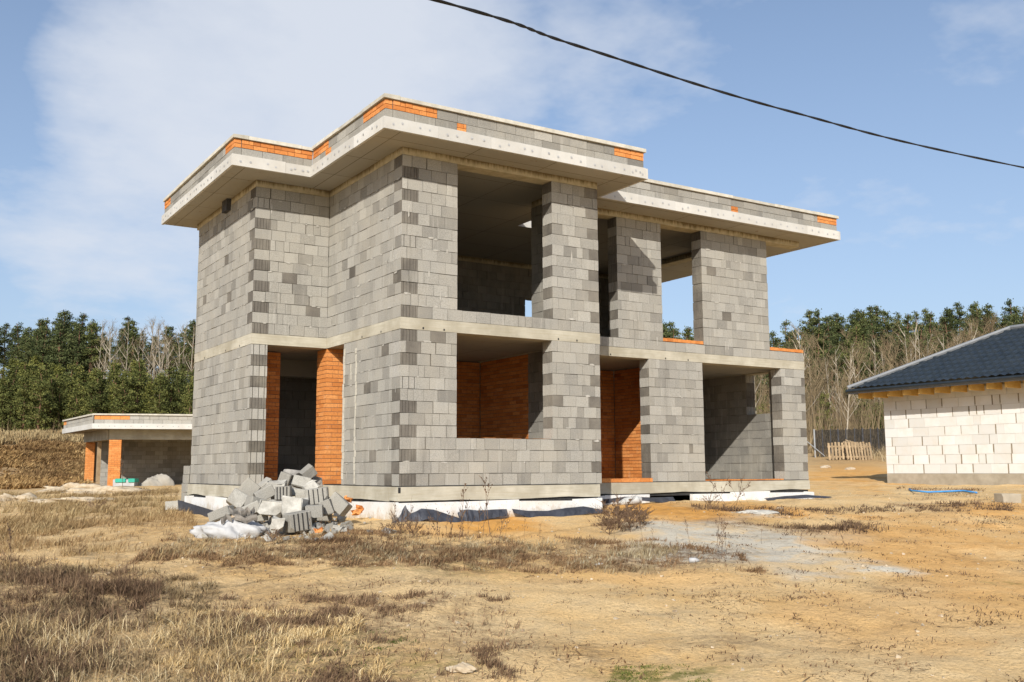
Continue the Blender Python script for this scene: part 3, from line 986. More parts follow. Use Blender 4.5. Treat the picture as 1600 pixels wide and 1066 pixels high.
# mortar squeezed out of the joints and rubbed over the blocks
mb = MB()
for (fr, L, z0, z1, ops, n_) in ((fMF, X1, 0, 5.6, [(1.0, 3.12, .8, 2.8), (1.0, 3.12, 2.6, 5.7)], 75), (fML, 2.35, 0, 2.6, [], 40), (fML, Y1, 2.8, 5.4, [], 50), (fLL, Y2 - Y1, 0, 5.4, [], 70), (fLF, X2, 2.8, 5.4, [], 22),
                                 (fRF, rx(XR2), 0, 5.4, [(-1, rx(6.64), 0, 2.8), (rx(8.05), rx(10.66), 0, 2.8), (-1, rx(5.83), 2.6, 5.7), (rx(6.95), rx(8.24), 2.6, 5.7)], 70)):
    for i in range(n_):
        a = random.uniform(.1, L - .1); z = z0 + CH * random.randint(0, int((z1 - z0) / CH)) + random.gauss(0, .012)
        if any(o0 - .1 < a < o1 + .1 and q0 - .1 < z < q1 + .1 for o0, o1, q0, q1 in ops) or 2.5 < z < 2.86 or z < .03: continue
        w_ = random.uniform(.02, .10); h_ = random.uniform(.008, .024)
        if random.random() < .2: w_, h_ = random.uniform(.01, .02), random.uniform(.05, .16)
        k_ = 9
        pts = [fr.p(a + w_ * random.uniform(.55, 1.1) * math.cos(2 * math.pi * q / k_), -.0075, z + h_ * random.uniform(.55, 1.1) * math.sin(2 * math.pi * q / k_)) for q in range(k_)]
        mb.poly(pts if fr.cw else pts[::-1], 0, random.random())
        c_ = [fr.p(a - w_ * .4, -.0072, z - h_ * .4), fr.p(a + w_ * .4, -.0072, z - h_ * .4), fr.p(a + w_ * .4, .0, z), fr.p(a - w_ * .4, .0, z)]
        mb.poly(c_ if fr.cw else c_[::-1], 0, .5)
tag(mb.build('mortar_squeeze', M_SQUEEZE, house, HO), kind='stuff')
# plaster plugs and tie holes on the belt
mb = MB()
for fr, lst in ((fMF, (.42, .82, 3.2, 3.62)), (fML, (.75, 1.55)), (fLL, (.7, 1.6, 3.1)), (fRF, (2.9, 3.55, 1.4))):
    for a in lst:
        mb.fbox(fr, a - .014, a + .014, -.009, 0, 2.585 + .03, 2.65)
mb.build('tie_hole', M_DARKGAP, house, HO)

# roof ---------------------------------------------------------------------
ZS, ZB, ZD, ZC = 5.729, 5.934, 6.2455, 6.3176
dl, df, dr = .68, .704, .677
path = [(-X2 - dl, 7.75), (-X2 - dl, Y1 - df), (-dl, Y1 - df), (-dl, -df), (X1 + dr, -df), (X1 + dr, .79), (12.11, .79), (12.11, 7.7)]
mb = MB()
fi = .05
mb.box(-X2 - dl + fi, -dl + fi, Y1 - df + fi, 7.7, ZS + .003, ZB - .01)
mb.box(-dl + fi, 4.70, -df + fi, 7.7, ZS + .003, ZB - .01)
mb.box(4.70, X1 + dr - fi, -df + fi, 3.15, ZS + .003, ZB - .01)
mb.box(X1 + dr - fi, 5.25, .79 + fi, 3.15, ZS + .003, ZB - .01)
mb.box(4.70, 5.25, 3.7, 7.7, ZS + .003, ZB - .01)
mb.box(5.25, 12.11 - fi, .79 + fi, 7.7, ZS + .003, ZB - .01)
mb.build('roof_slab', M_SOFFIT, house, HO)
mb = MB(); mb.box(4.72, 5.23, 3.685, 3.697, ZS + .003, ZB + .1); mb.build('skylight_kerb', M_FOAM, house, HO)

dow = MB()
parapet = MB()
segs = []
for i in range(len(path) - 1):
    p0 = Vector(path[i] + (0,)); p1 = Vector(path[i + 1] + (0,))
    ed = (p1 - p0).normalized()
    nrm = Vector((ed.y, -ed.x, 0))          # outward (path runs with the building on its left)
    segs.append((p0, p1, ed, nrm))
def turn(i):                                 # +1 convex corner after segment i, -1 reflex, 0 end
    if i < 0 or i >= len(segs) - 1: return 0
    return 1 if segs[i][2].cross(segs[i + 1][2]).z > 0 else -1
# orange brick stretches of the upper row: per segment, (from, to) measured from its start
ORANGE = {0: [(0, .55), (4.62, 5.3)], 1: [(0, 1.6)], 2: [(0, .75), (2.3, 3.3)], 3: [(0, 1.0), (4.75, 5.6)], 5: [(6.55, 7.3)]}
SMALL = {2: [(.62, .88)], 3: [(1.38, 1.56)], 5: [(3.72, 3.92)]}
pw_objs = []
for i, (p0, p1, ed, nrm) in enumerate(segs):
    L = (p1 - p0).length
    fr = Frame(p0, ed, nrm)
    t0 = turn(i - 1); t1 = turn(i)
    # fascia boards
    a0 = 0; a1 = L - (.0515 if t1 > 0 else 0)
    if t1 < 0: a1 = L + .05
    x = a0; k = 0
    while x < a1 - .01:
        wd = min(1.0 + .02 * (k % 3), a1 - x)
        if a1 - x - wd < .2: wd = a1 - x
        mb = MB()
        mb.fbox(fr, x + .0015, x + wd - .0015, random.uniform(-.003, .003), .05, ZS + random.uniform(-.002, .002), ZB + random.uniform(-.006, .006), 0, random.random())
        mb.build('fascia_board', M_FOAM, house, HO)
        for fx in (.16, .36, .64, .84):
            a = x + wd * fx + random.uniform(-.03, .03); zc = ZS + .1 + random.uniform(-.03, .03)
            pts = [fr.p(a + .024 * math.cos(q), -.006, zc + .024 * math.sin(q)) for q in [j * math.pi / 4 for j in range(8)]]
            dow.poly(pts if fr.cw else pts[::-1])
            pts = [fr.p(a + .009 * math.cos(q), -.008, zc - .006 + .009 * math.sin(q)) for q in [j * math.pi / 3 for j in range(6)]]
            dow.poly(pts if fr.cw else pts[::-1], 1)
        x += wd; k += 1
    # parapet: two rows, set back
    sb = .055
    s0 = sb if t0 > 0 else (-sb if t0 < 0 else 0)
    s1 = L - sb if t1 > 0 else (L + sb if t1 < 0 else L)
    core = MB()
    core.fbox(fr, s0 + .02, s1 - .02, sb + .014, sb + .19, ZB - .012, ZD - .002)
    par = core.build('parapet', M_MORTAR, house, HO)
    vis = nrm.dot((CAM - p0).to_3d()) > 0
    for row in range(2):
        z0 = ZB - .012 + row * .162; z1 = z0 + .162
        ow = ORANGE.get(i, []) if row == 1 else SMALL.get(i, [])
        e0 = s0 + (.132 if t0 > 0 else 0)
        x = e0
        brks = sorted([q for o_ in ow for q in o_])
        cuts = [x]
        while x < s1 - .02:
            nxt = x + .39 * (random.uniform(.55, .7) if x == e0 and row else 1)
            for q in brks:
                if x + .02 < q < nxt + .05: nxt = q; break
            if s1 - nxt < .1: nxt = s1
            cuts.append(min(nxt, s1)); x = nxt
        for x0, x1 in zip(cuts[:-1], cuts[1:]):
            isb = any(o0 - .02 <= (x0 + x1) / 2 <= o1 + .02 for o0, o1 in ow)
            if isb:
                nb = max(1, round((x1 - x0) / .26))
                for h in range(2):
                    zz0 = z0 + h * .081
                    sh = .13 if h else 0
                    bx = [x0] + [x0 + sh + .26 * q for q in range(1 if not h else 0, nb + 1) if x0 + .05 < x0 + sh + .26 * q < x1 - .05] + [x1]
                    for q0, q1 in zip(bx[:-1], bx[1:]):
                        mb = MB(); brick_geo(mb, fr, q0, q1, zz0, zz0 + .081, sb - .004, sb + .12)
                        mb.build('brick', M_BRICK, par, HO)
            else:
                mb = MB()
                tone = min(1, max(0, random.gauss(.45, .2)))
                mb.fbox(fr, x0 + .004, x1 - .004, sb + random.uniform(-.004, .004), sb + .128, z0 + .004, z1 - .004, 0, tone)
                mb.build('parapet_block', M_BLOCK, par, HO)
    # coping stones
    ov = .015
    c0 = ov if t0 > 0 else (-ov if t0 < 0 else 0)
    c1 = L - ov if t1 > 0 else (L + ov if t1 < 0 else L)
    if t0 < 0: c0 = ov + .003
    if t1 < 0: c1 = L + .30
    if t0 > 0: c0 = .302
    x = c0; k = 0
    while x < c1 - .01:
        wd = min(random.uniform(1.0, 1.5), c1 - x)
        if c1 - x - wd < .3: wd = c1 - x
        mb = MB()
        h = random.uniform(-.006, .006)
        P = fr.p; o_ = ov + random.uniform(-.006, .006)
        c = [P(x + .003, o_, ZD + .008), P(x + wd - .003, o_, ZD + .008), P(x + wd - .003, .30, ZD + .008), P(x + .003, .30, ZD + .008),
             P(x + .003, o_ + .004, ZC + h), P(x + wd - .003, o_ + .004, ZC + h), P(x + wd - .003, .30, ZC + .01 + h), P(x + .003, .30, ZC + .01 + h)]
        if not fr.cw: c = [c[1], c[0], c[3], c[2], c[5], c[4], c[7], c[6]]
        mb.hexa(c, 0, random.random())
        mb.build('coping_stone', M_COPING, house, HO)
        x += wd; k += 1
tag(dow.build('dowel', [M_WHITEP, M_STEEL], house, HO), kind='stuff')

# ------------------------------------------------------------------ neighbour house (white blocks, dark roof)
NX, NY0, NY1 = 21.9, 7.25, -6.0
NO = (25.6, 1.0, -.3)
nb = thing('white_block_house', 'single storey white block house with dark metal tile hip roof', 'house', NO)
fNB = Frame((NX, NY0, 0), (0, -1, 0), (-1, 0, 0))
NL = NY0 - NY1
zb, nch = .085, .302
mb = MB()
mb.fbox(fNB, .012, NL - .01, .012, .36, zb, zb + 9 * nch)
mb.fbox(Frame((NX, NY0, 0), (1, 0, 0), (0, 1, 0)), .37, 7.4, .012, .3, zb, zb + 9 * nch)
nwall = mb.build('wall', M_AACGLUE, nb, NO)
gap = MB()
for k in range(9):
    z0 = zb + k * nch; z1 = z0 + nch
    x = 0; i = 0
    first = (.28, .5, .39)[k % 3]
    wide = 0 if k in (3, 5, 4) else 1
    while x < NL - .05:
        wd = first if i == 0 else random.choice((.585, .585, .585, .60, .575))
        if i in (6, 7) and k not in (0, 2, 8) and random.random() < .6: wd = .25
        x1 = min(x + wd, NL)
        g = .004
        if random.random() < (.85 if wide else .35) and k < 8: g = random.uniform(.011, .026)
        mb = MB()
        tone = random.random()
        mb.fbox(fNB, x + .003, x1 - g * 2 + .004, random.uniform(-.004, .004), .30, z0 + .003, z1 - .004, 0, tone)
        mb.build('block', M_AAC, nwall, NO)
        if g > .01:
            gap.fbox(fNB, x1 - g * 2 - .004, x1 + .006, .009 - random.uniform(.0, .006), .2, z0 + random.choice((.0, .0, .05)), z1 - .002)
        x = x1; i += 1
tag(gap.build('joint_fill', M_AACJOINT, nwall, NO), kind='stuff')
mb = MB(); mb.fbox(fNB, .01, NL, -.02, .3, -.9, zb - .002)
mb.fbox(Frame((NX, NY0, 0), (1, 0, 0), (0, 1, 0)), .31, 7.4, -.02, .3, -.9, zb - .002)
mb.build('plinth', M_CONC, nb, NO)
mb = MB(); mb.fbox(fNB, .012, NL, .03, .3, zb + 9 * nch + .002, zb + 9 * nch + .1); mb.build('wall_plate', M_AACGLUE, nb, NO)
# roof of stepped, waved metal tiles
OV = .9; EX = NX - OV; EY = NY0 + OV - .2; EZ = 2.93; RW = 3.75; PITCH = math.tan(R(27))
mb = MB()
cs = .36; wv = .27
nt = int(RW / cs * 1.0 / math.cos(R(27))) + 1
rows = []
tcs = []
stp = cs * math.cos(R(27))
tpos = 0
while tpos < RW:
    for f, hh in ((0.0, .06), (.5, .03), (.95, .0)):
        tt = tpos + f * stp
        if tt <= RW: tcs.append((tt, hh))
    tpos += stp
tcs.append((RW, 0.0))
Ltot = 15.0
ss = np.arange(0, Ltot + .001, wv / 6)
for (tt, hh) in tcs:
    row = []
    for s_ in ss:
        s2 = max(s_, tt)
        wz = .045 * (abs(math.sin(math.pi * s_ / wv)) ** 1.6)
        row.append((EX + tt, EY - s2, EZ + tt * PITCH + hh + wz))
    rows.append(row)
for row in rows: mb.v.extend(row)
nS = len(ss)
for i in range(len(rows) - 1):
    for j in range(nS - 1):
        a = i * nS + j
        if ss[j + 1] < min(tcs[i][0], tcs[i + 1][0]) - .05: continue
        mb.f.append((a, a + nS, a + nS + 1, a + 1)); mb.m.append(0); mb.t.append(.5)
roof = mb.build('tile_roof', M_TILE, nb, NO)
mb = MB()   # far slopes
rz = EZ + RW * PITCH
mb.poly([(EX, EY, EZ), (EX + RW, EY - RW, rz), (EX + 2 * RW, EY, EZ)][::-1])
mb.poly([(EX + 2 * RW, EY, EZ), (EX + RW, EY - RW, rz), (EX + RW, EY - Ltot, rz), (EX + 2 * RW, EY - Ltot, EZ)][::-1])
mb.poly([(EX + .03, EY - .03, EZ - .045), (EX + .03, EY - Ltot, EZ - .045), (EX + OV - .02, EY - Ltot, EZ - .03), (EX + OV - .02, EY - OV, EZ - .03)])
mb.build('rear_slope', M_TILE, nb, NO)
mb = MB()
hp = [(EX - .02 + (RW) * f, EY + .02 - RW * f, EZ + .085 + RW * PITCH * f + .02 * math.sin(f * 40) * 0) for f in (0, .33, .66, 1.0)]
mb.tube(hp, .075, 7); mb.tube([hp[-1], (EX + RW, EY - Ltot, rz + .085)], .08, 7)
mb.build('ridge_cap', M_TRIM, nb, NO)
mb = MB()
mb.tube([(EX - .05, EY + .05, EZ - .03), (EX - .05, EY - Ltot, EZ - .03)], .055, 8)
mb.tube([(EX - .05, EY + .05, EZ - .03), (EX + 7.5, EY + .05, EZ - .03)], .055, 8)
mb.build('gutter', M_TILE, nb, NO)
mb = MB(); mb.box(EX - .01, EX + .012, EY - Ltot, EY + .02, EZ - .135, EZ - .06); mb.box(EX + .014, EX + 7.4, EY, EY + .02, EZ - .135, EZ - .06)
mb.build('eaves_trim', M_TRIM, nb, NO)
y = NY0 + .42
while y > NY1:
    mb = MB(); mb.box(EX + .16, NX + .02, y - .032, y + .032, EZ - .285, EZ - .07)
    mb.build('rafter', M_WOODY, nb, NO); y -= .59

# ------------------------------------------------------------------ flat roofed outbuilding on the left
eF = Vector((.949, -.316, 0)).normalized(); nF = Vector((eF.y, -eF.x, 0))
P0 = Vector((.424, 30.1, 0))
OO = (4.0, 32.0, -.4)
ob = thing('flat_roofed_outbuilding', 'small open flat roofed outbuilding with orange brick piers, left of the big house', 'outbuilding', OO)
eL = Vector((-.03, 1, 0)).normalized()
zs, zb2, zd2, zc2 = 2.05, 2.27, 2.62, 2.69
fF = Frame(P0, eF, nF)
fL = Frame(P0, eL, Vector((-eL.y, eL.x, 0)))
mb = MB()
def quad_prism(mb, pts, z0, z1, mat=0):
    b = [(p_.x, p_.y, z0) for p_ in pts]; tq = [(p_.x, p_.y, z1) for p_ in pts]
    mb.hexa(b + tq, mat)
LF, LL = 9.0, 6.6
quad_prism(mb, [P0 + eF * .05 + eL * .05, P0 + eF * LF + eL * .05, P0 + eF * LF + eL * LL, P0 + eF * .05 + eL * LL], zs + .004, zb2 - .01)
mb.build('roof_slab', M_SOFFIT, ob, OO)
mb = MB()
mb.fbox(fF, 0.0, LF, 0, .05, zs, zb2); mb.fbox(fL, .052, LL, 0, .05, zs, zb2)
mb.build('fascia_board', M_FOAM, ob, OO)
mb = MB()
for k in range(22):
    a = .25 + k * .32 + (.1 if k % 2 else 0)
    pts = [fF.p(a + .022 * math.cos(q), -.004, zs + .11 + .022 * math.sin(q)) for q in [j * math.pi / 3 for j in range(6)]]
    mb.poly(pts if fF.cw else pts[::-1])
mb.build('dowel', M_STEEL, ob, OO)
mb = MB(); mb.fbox(fF, .075, LF, .075, .22, zb2 - .01, zd2); mb.fbox(fL, .23, LL, .075, .22, zb2 - .01, zd2)
par = mb.build('parapet', M_MORTAR, ob, OO)
for fr, L in ((fF, 6.0), (fL, 6.5)):
    for row in range(2):
        x = .06 if fr is fF else .24
        first = True
        while x < L:
            wd = .39 * (.6 if first and row else 1); first = False
            z0 = zb2 - .01 + row * .18
            org = row == 1 and ((fr is fF and x < 1.25) or (fr is fL and x > 5.9))
            mb = MB()
            mb.fbox(fr, x + .004, min(x + wd, LL if fr is fL else LF) - .004, .055, .2, z0 + .004, z0 + .176, 0, random.gauss(.8, .12))
            if org: mb.build('brick', M_BRICK, par, OO)
            else: mb.build('parapet_block', M_BLOCK, par, OO)
            x += wd
mb = MB(); mb.fbox(fF, -.01, LF, -.01, .3, zd2 + .004, zc2); mb.fbox(fL, .302, LL, -.01, .3, zd2 + .004, zc2); mb.build('coping', M_COPING, ob, OO)
W0 = P0 + eF * .85 + eL * .75
fF2 = Frame(W0, eF, nF); fL2 = Frame(W0, eL, Vector((-eL.y, eL.x, 0)))
BL = 5.2
mb = MB(); mb.fbox(fF2, 0, LF - 1.2, 0, .3, 1.62, zs + .002); mb.fbox(fL2, .302, BL, 0, .3, 1.62, zs + .002); mb.build('beam', M_BELT, ob, OO)
def pier_ob(fr, a0, a1, b0, b1):
    mb = MB(); mb.fbox(fr, a0 + .012, a1 - .012, b0 + .012, b1 - .012, -.6, 1.618); pc = mb.build('brick_pier', M_BRICKJOINT, ob, OO)
    n = 27; h = 2.2 / n
    rows_ = MB()
    for k in range(n):
        xs = [a0, (a0 + a1) / 2, a1] if k % 2 else [a0, a0 + .12, a1 - .12, a1]
        for x0, x1 in zip(xs[:-1], xs[1:]):
            rows_.fbox(fr, x0 + .003, x1 - .003, b0 + random.uniform(-.003, .003), b0 + .12, -.585 + k * h + .004, -.585 + (k + 1) * h - .004, 0, random.gauss(.65, .18))
        rows_.fbox(fr, a0 + random.uniform(-.003, .003), a0 + .1, b0 + .124, b1, -.585 + k * h + .004, -.585 + (k + 1) * h - .004, 0, random.gauss(.65, .18))
    tag(rows_.build('brickwork', M_BRICK, pc, OO), kind='stuff')
pier_ob(fF2, 0, .5, 0, .5)
fFar = Frame(W0 + eL * (BL - .5), eF, nF)
pier_ob(fFar, 0, .4, 0, .4)
mb = MB(); mb.fbox(fL2, 2.35, 2.5, .05, .2, -.6, 1.62); mb.build('post', M_WOOD, ob, OO)
# rear walls, block by block as one joined skin over a core
bkm = MB(); core = MB()
fOB = Frame(W0 + eL * 5.0 + eF * .4, eF, nF)
fOS = Frame(W0 + eF * 7.0 - eL * 0, eL, Vector((-eL.y, eL.x, 0)))
for fr, L in ((fOB, 7.0), (fOS, 5.0)):
    core.fbox(fr, .02, L - .01, .012, .19, -.6, 2.052)
    for k in range(13):
        x = 0
        first = True
        while x < L:
            wd = .39 * (.5 if first and k % 2 else 1); first = False
            bkm.fbox(fr, x + .004, min(x + wd, L) - .004, random.uniform(-.004, .004), .2, -.58 + k * .2 + .004, -.58 + (k + 1) * .2 - .004, 0, random.gauss(.5, .2)); x += wd
core.build('wall', M_MORTAR, ob, OO)
tag(bkm.build('blockwork', BM, ob, OO), kind='stuff')
mb = MB(); mb.fbox(fF2, 3.35, 3.6, 1.5, 1.75, -.6, 1.62); mb.build('concrete_column', M_SLAB, ob, OO)

# ------------------------------------------------------------------ fence, pallets, brush far right
fb_loc = at(1330, 713, 63)
fence = thing('mesh_fence', 'dark netted fence on steel posts between the two houses', 'fence', tuple(fb_loc))
pA = at(1274, 712, 62); pB = at(1400, 714, 61)
pA.z = gz(pA.x, pA.y); pB.z = gz(pB.x, pB.y)
net = MB()
nP = 11
prev = None
for i in range(nP):
    f = i / (nP - 1)
    pt = pA.lerp(pB, f); pt.z = gz(pt.x, pt.y)
    mb = MB(); rr = .05 if i % 3 == 0 else .035
    lean = random.uniform(-.06, .06)
    mb.tube([pt - Vector((0, 0, .2)), pt + Vector((lean, 0, 1.72))], rr, 6)
    mb.build('post', M_STEEL if i in (0, 9) else M_DARKSTEEL, fence, tuple(fb_loc))
    if prev is not None:
        for j in range(4):
            a = prev.lerp(pt, j / 4); b = prev.lerp(pt, (j + 1) / 4)
            s0 = .03 * math.sin(j * 2.1 + i); s1 = .03 * math.sin((j + 1) * 2.1 + i)
            net.poly([(a.x, a.y + s0, a.z + .05), (b.x, b.y + s1, b.z + .05), (b.x, b.y, b.z + 1.66 + s1), (a.x, a.y, a.z + 1.66 + s0)])
    prev = pt
net.build('net', M_NET, fence, tuple(fb_loc))
mb = MB(); q0 = pA + Vector((-.2, .2, 1.1)); q1 = pA + (pB - pA) * .12; mb.tube([q0 - Vector((.5, 0, .0)), q1 + Vector((0, 0, .05))], .03, 5)
mb.build('brace', M_STEEL, fence, tuple(fb_loc))


def pallet(u, v, d, lean, yaw, label):
    c = at(u, v, d); c.z = gz(c.x, c.y)
    root = thing('wooden_pallet', label, 'pallet', tuple(c), 'pallets leaning on the brush heap')
    rot = Matrix.Rotation(R(-32.4 + yaw), 3, 'Z') @ Matrix.Rotation(R(lean), 3, 'X')
    for i in range(9):
        mb = MB(); x = -.8 + i * .2
        mb.obox(c + rot @ Vector((x, 0, .52 + random.uniform(-.03, .03))), (.115, .03, 1.0 + random.uniform(-.05, .12)), rot, 0, random.random())
        mb.build('slat', M_WOOD, root, tuple(c))
    for z in (.2, .8):
        mb = MB(); mb.obox(c + rot @ Vector((0, .05, z)), (1.75, .06, .1), rot, 0, .3); mb.build('rail', M_WOOD, root, tuple(c))


pallet(1318, 714, 58, -8, 0, 'upright slatted wooden pallet left of the brush heap')
pallet(1344, 715, 57.6, -10, 18, 'upright slatted wooden pallet at the right end of the brush heap')
c = at(1332, 714, 59.2); c.z = gz(c.x, c.y)
mb = MB()
for i in range(150):
    a = random.uniform(0, math.pi); r_ = random.random() ** .5 * .95
    p_ = c + RT * (r_ * math.cos(a) * 1.05) + Vector((0, 0, 1.05 * r_ * math.sin(a))) + Vector((FW.x, FW.y, 0)) * random.uniform(-.3, .4)
    dv = (RT * random.uniform(-.5, .5) + Vector((FW.x, FW.y, 0)) * random.uniform(.3, 1) + Vector((0, 0, random.uniform(-.3, .3)))).normalized() * .3
    mb.tube([p_ - dv, p_ + dv], random.uniform(.02, .05), 5, 0, random.random())
tag(mb.build('brush_heap', M_WOOD, None, tuple(c)), 'rounded heap of cut branches behind the pallets by the fence', 'brush heap')

# ------------------------------------------------------------------ trees
def clump_tris(C, n, rad, size, flat=.6):
    """n random small triangles round each centre; returns verts (3 per tri)"""
    C = np.asarray(C)
    m_ = len(C)
    cen = np.repeat(C, n, 0) + RNG.normal(0, 1, (m_ * n, 3)) * np.array([rad, rad, rad * flat])
    d1 = RNG.normal(0, 1, (m_ * n, 3)); d1 /= np.linalg.norm(d1, axis=1, keepdims=True)
    d2 = RNG.normal(0, 1, (m_ * n, 3)); d2 -= (d2 * d1).sum(1, keepdims=True) * d1
    d2 /= np.linalg.norm(d2, axis=1, keepdims=True)
    s = size * RNG.uniform(.6, 1.4, (m_ * n, 1))
    v = np.stack([cen - d1 * s * .5 - d2 * s * .3, cen + d1 * s * .5 - d2 * s * .2, cen + d2 * s * .55], 1)
    return v


def make_pine(h, crown0, rad, needle, seed):
    rng = np.random.default_rng(seed); random.seed(seed)
    tb = MB()
    pts = [(0, 0, -.3)] + [(random.uniform(-.06, .06) * k, random.uniform(-.06, .06) * k, h * k / 6) for k in range(1, 7)]
    tb.tube(pts, [h * .015 * (1 - k / 6.6) + .03 for k in range(7)], 6)
    cen = []
    z = h * crown0
    while z < h * .99:
        f = (z - h * crown0) / (h * (1 - crown0))
        prof = (1 - f ** 1.7) ** .8 * (0.55 + .45 * min(1, f * 4)) * random.uniform(.75, 1.15)
        nb_ = 5 if f < .8 else 3
        for k in range(nb_):
            if random.random() < .12: continue
            a = random.uniform(0, 2 * math.pi)
            Lb = rad * prof * random.uniform(.55, 1.2) + .15
            rise = Lb * random.uniform(.05, .55)
            nseg = max(1, int(Lb / .5))
            for s in range(nseg + 1):
                q = (s + .7) / (nseg + .7)
                if q < .3 and Lb > 1: continue
                cen.append((math.cos(a) * Lb * q, math.sin(a) * Lb * q, z + rise * q * q))
            if Lb > .9:
                tb.tube([(0, 0, z), (math.cos(a) * Lb * .8, math.sin(a) * Lb * .8, z + rise * .6)], [.035, .012], 3, cap=False)
        z += h * (1 - crown0) / 17 * random.uniform(.75, 1.2)
    cen.append((0, 0, h))
    cen = np.array(cen)
    n = 30
    v = clump_tris(cen, n, .25, .205)
    v = v.reshape(-1, 3)
    nt_ = len(v) // 3
    ctone = np.repeat(np.clip(rng.normal(.5, .2, len(cen)), 0, 1), n)
    tone = np.clip(ctone + rng.normal(0, .2, nt_), 0, 1)
    cm = fast_mesh('crown', v, np.zeros((0, 4), int), np.arange(nt_ * 3).reshape(-1, 3), [needle], tone)
    tm = tb.mesh('trunk', [M_BARKPINE])
    return tm, cm


def make_bare(h, seed, bark, spread=.22, nb_=13, twigs=7, w0=.0085):
    rng = random.Random(seed)
    tb = MB(); cb = MB()
    lean = (rng.uniform(-.08, .08), rng.uniform(-.08, .08))
    def tr(f): return Vector((lean[0] * f * h + .15 * math.sin(f * 4 + seed), lean[1] * f * h + .12 * math.cos(f * 3 + seed) - .12, f * h))
    tb.tube([tr(k / 7) - Vector((0, 0, .3 if k == 0 else 0)) for k in range(8)], [h * w0 * (1 - k / 7.4) + .012 for k in range(8)], 5)
    def strip(p0, p1, w_, tone):
        d = (p1 - p0); s = d.cross(Vector((rng.uniform(-1, 1), rng.uniform(-1, 1), rng.uniform(-.3, .3)))).normalized() * w_
        cb.poly([tuple(p0 - s), tuple(p0 + s), tuple(p1)], 0, tone)
    for i in range(nb_):
        f = rng.uniform(.3, .97)
        p0 = tr(f); a = rng.uniform(0, 2 * math.pi)
        L = h * spread * (1.25 - f) * rng.uniform(.6, 1.35) + .4
        dirv = Vector((math.cos(a) * .55, math.sin(a) * .55, rng.uniform(.6, 1.1))).normalized()
        p1 = p0 + dirv * L * .55; p2 = p1 + (dirv + Vector((0, 0, .35))).normalized() * L * .5
        tb.tube([p0, p1, p2], [h * .0042, h * .003, .012], 3, cap=False)
        for k in range(twigs):
            q = rng.uniform(.15, 1)
            b = p0.lerp(p1, q * 2) if q < .5 else p1.lerp(p2, q * 2 - 1)
            dv = (dirv + Vector((rng.uniform(-1, 1), rng.uniform(-1, 1), rng.uniform(-.2, .8))) * .8).normalized()
            e_ = b + dv * rng.uniform(.5, 1.3) * (h / 14)
            strip(b, e_, .022, rng.random())
            for j in range(3):
                b2 = b.lerp(e_, rng.uniform(.2, .9))
                strip(b2, b2 + (dv + Vector((rng.uniform(-1, 1), rng.uniform(-1, 1), rng.uniform(-.5, .9))) * .9).normalized() * rng.uniform(.3, .8), .014, rng.random())
    return tb.mesh('trunk', [bark]), cb.mesh('crown', [M_TWIG])


def put_tree(name, meshes, loc, rot, sc, label, group, cat='tree'):
    r = bpy.data.objects.new(name, None); COL.objects.link(r)
    r.location = loc; r.rotation_euler = (0, 0, rot); r.scale = (sc, sc, sc)
    r.empty_display_size = .5
    tag(r, label, cat, group)
    for nm, me in zip(('trunk', 'crown'), meshes):
        o = bpy.data.objects.new(nm, me); COL.objects.link(o); o.parent = r
    return r


YP = [make_pine(9.5, .06, 2.0, M_NEEDLE2, 100 + i) for i in range(5)]
TP = [make_pine(15, .40, 2.2, M_NEEDLE, 200 + i) for i in range(5)]
SP = [make_pine(14, .22, 2.3, M_NEEDLE, 300 + i) for i in range(3)]
BI = [make_bare(14, 400 + i, M_BIRCH) for i in range(5)]
BR = [make_bare(11, 500 + i, M_TWIG, .3, 16, 8, .008) for i in range(5)]
rt = random.Random(5)


def ground_pt(u, d):
    p_ = at(u, 700, d); p_.z = gz(p_.x, p_.y); return p_


def stand(protos, name, spots, h0, h1, ph, label, group):
    for (u, d) in spots:
        p_ = ground_pt(u, d)
        put_tree(name, rt.choice(protos), p_ - Vector((0, 0, .15)), rt.uniform(0, 6.28), rt.uniform(h0, h1) / ph, label, group)


# left: young pines in front, tall pines and birches on the ridge behind
sp = []
stand(TP, 'pine_tree', [(-250 + i * 10 + rt.uniform(-4, 4), rt.uniform(172, 186)) for i in range(59)], 8.5, 13, 15, 'distant pine filling the ridge behind the tall pines at left', 'distant pines on the left ridge')
for row, (d, step) in enumerate(((113, 19), (120, 18), (128, 17), (136, 17))):
    u = -270 + row * 9
    while u < 350:
        sp.append((u + rt.uniform(-6, 6), d + rt.uniform(-3, 3))); u += step * rt.uniform(.85, 1.2)
stand(YP, 'young_pine', sp, 5.6, 9.2, 9.5, 'bushy young pine in the green belt behind the flat roofed outbuilding', 'young pines behind the outbuilding')
stand(TP + SP, 'pine_tree', [(u + rt.uniform(-7, 7), rt.uniform(150, 172)) for u in (-240, -215, -190, -170, -150, -130, -110, -85, -60, -40, 25, 38, 52, 66, 80, 92, 104, 118, 130, 142, 190, 200, 215, 262, 276, 290, 302, 316, 330)], 12.5, 15.5, 15,
      'tall dark pine on the ridge left of the big house', 'tall pines on the left ridge')
stand(SP, 'pine_tree', [(60, 146), (84, 146), (112, 146), (134, 147), (46, 147)], 12.5, 14.5, 14, 'broad dark pine at the left edge of the ridge', 'broad pines at the left end of the ridge')
stand(BI, 'birch_tree', [(u + rt.uniform(-3, 3), rt.uniform(142, 150)) for u in (150, 157, 163, 170, 176, 180, 186, 206, 214, 222, 228, 236, 243, 249, 256, 262, 272, 284, 296, 304)], 11.5, 14.5, 14,
      'bare pale birch among the pines on the left ridge', 'birches on the left ridge')
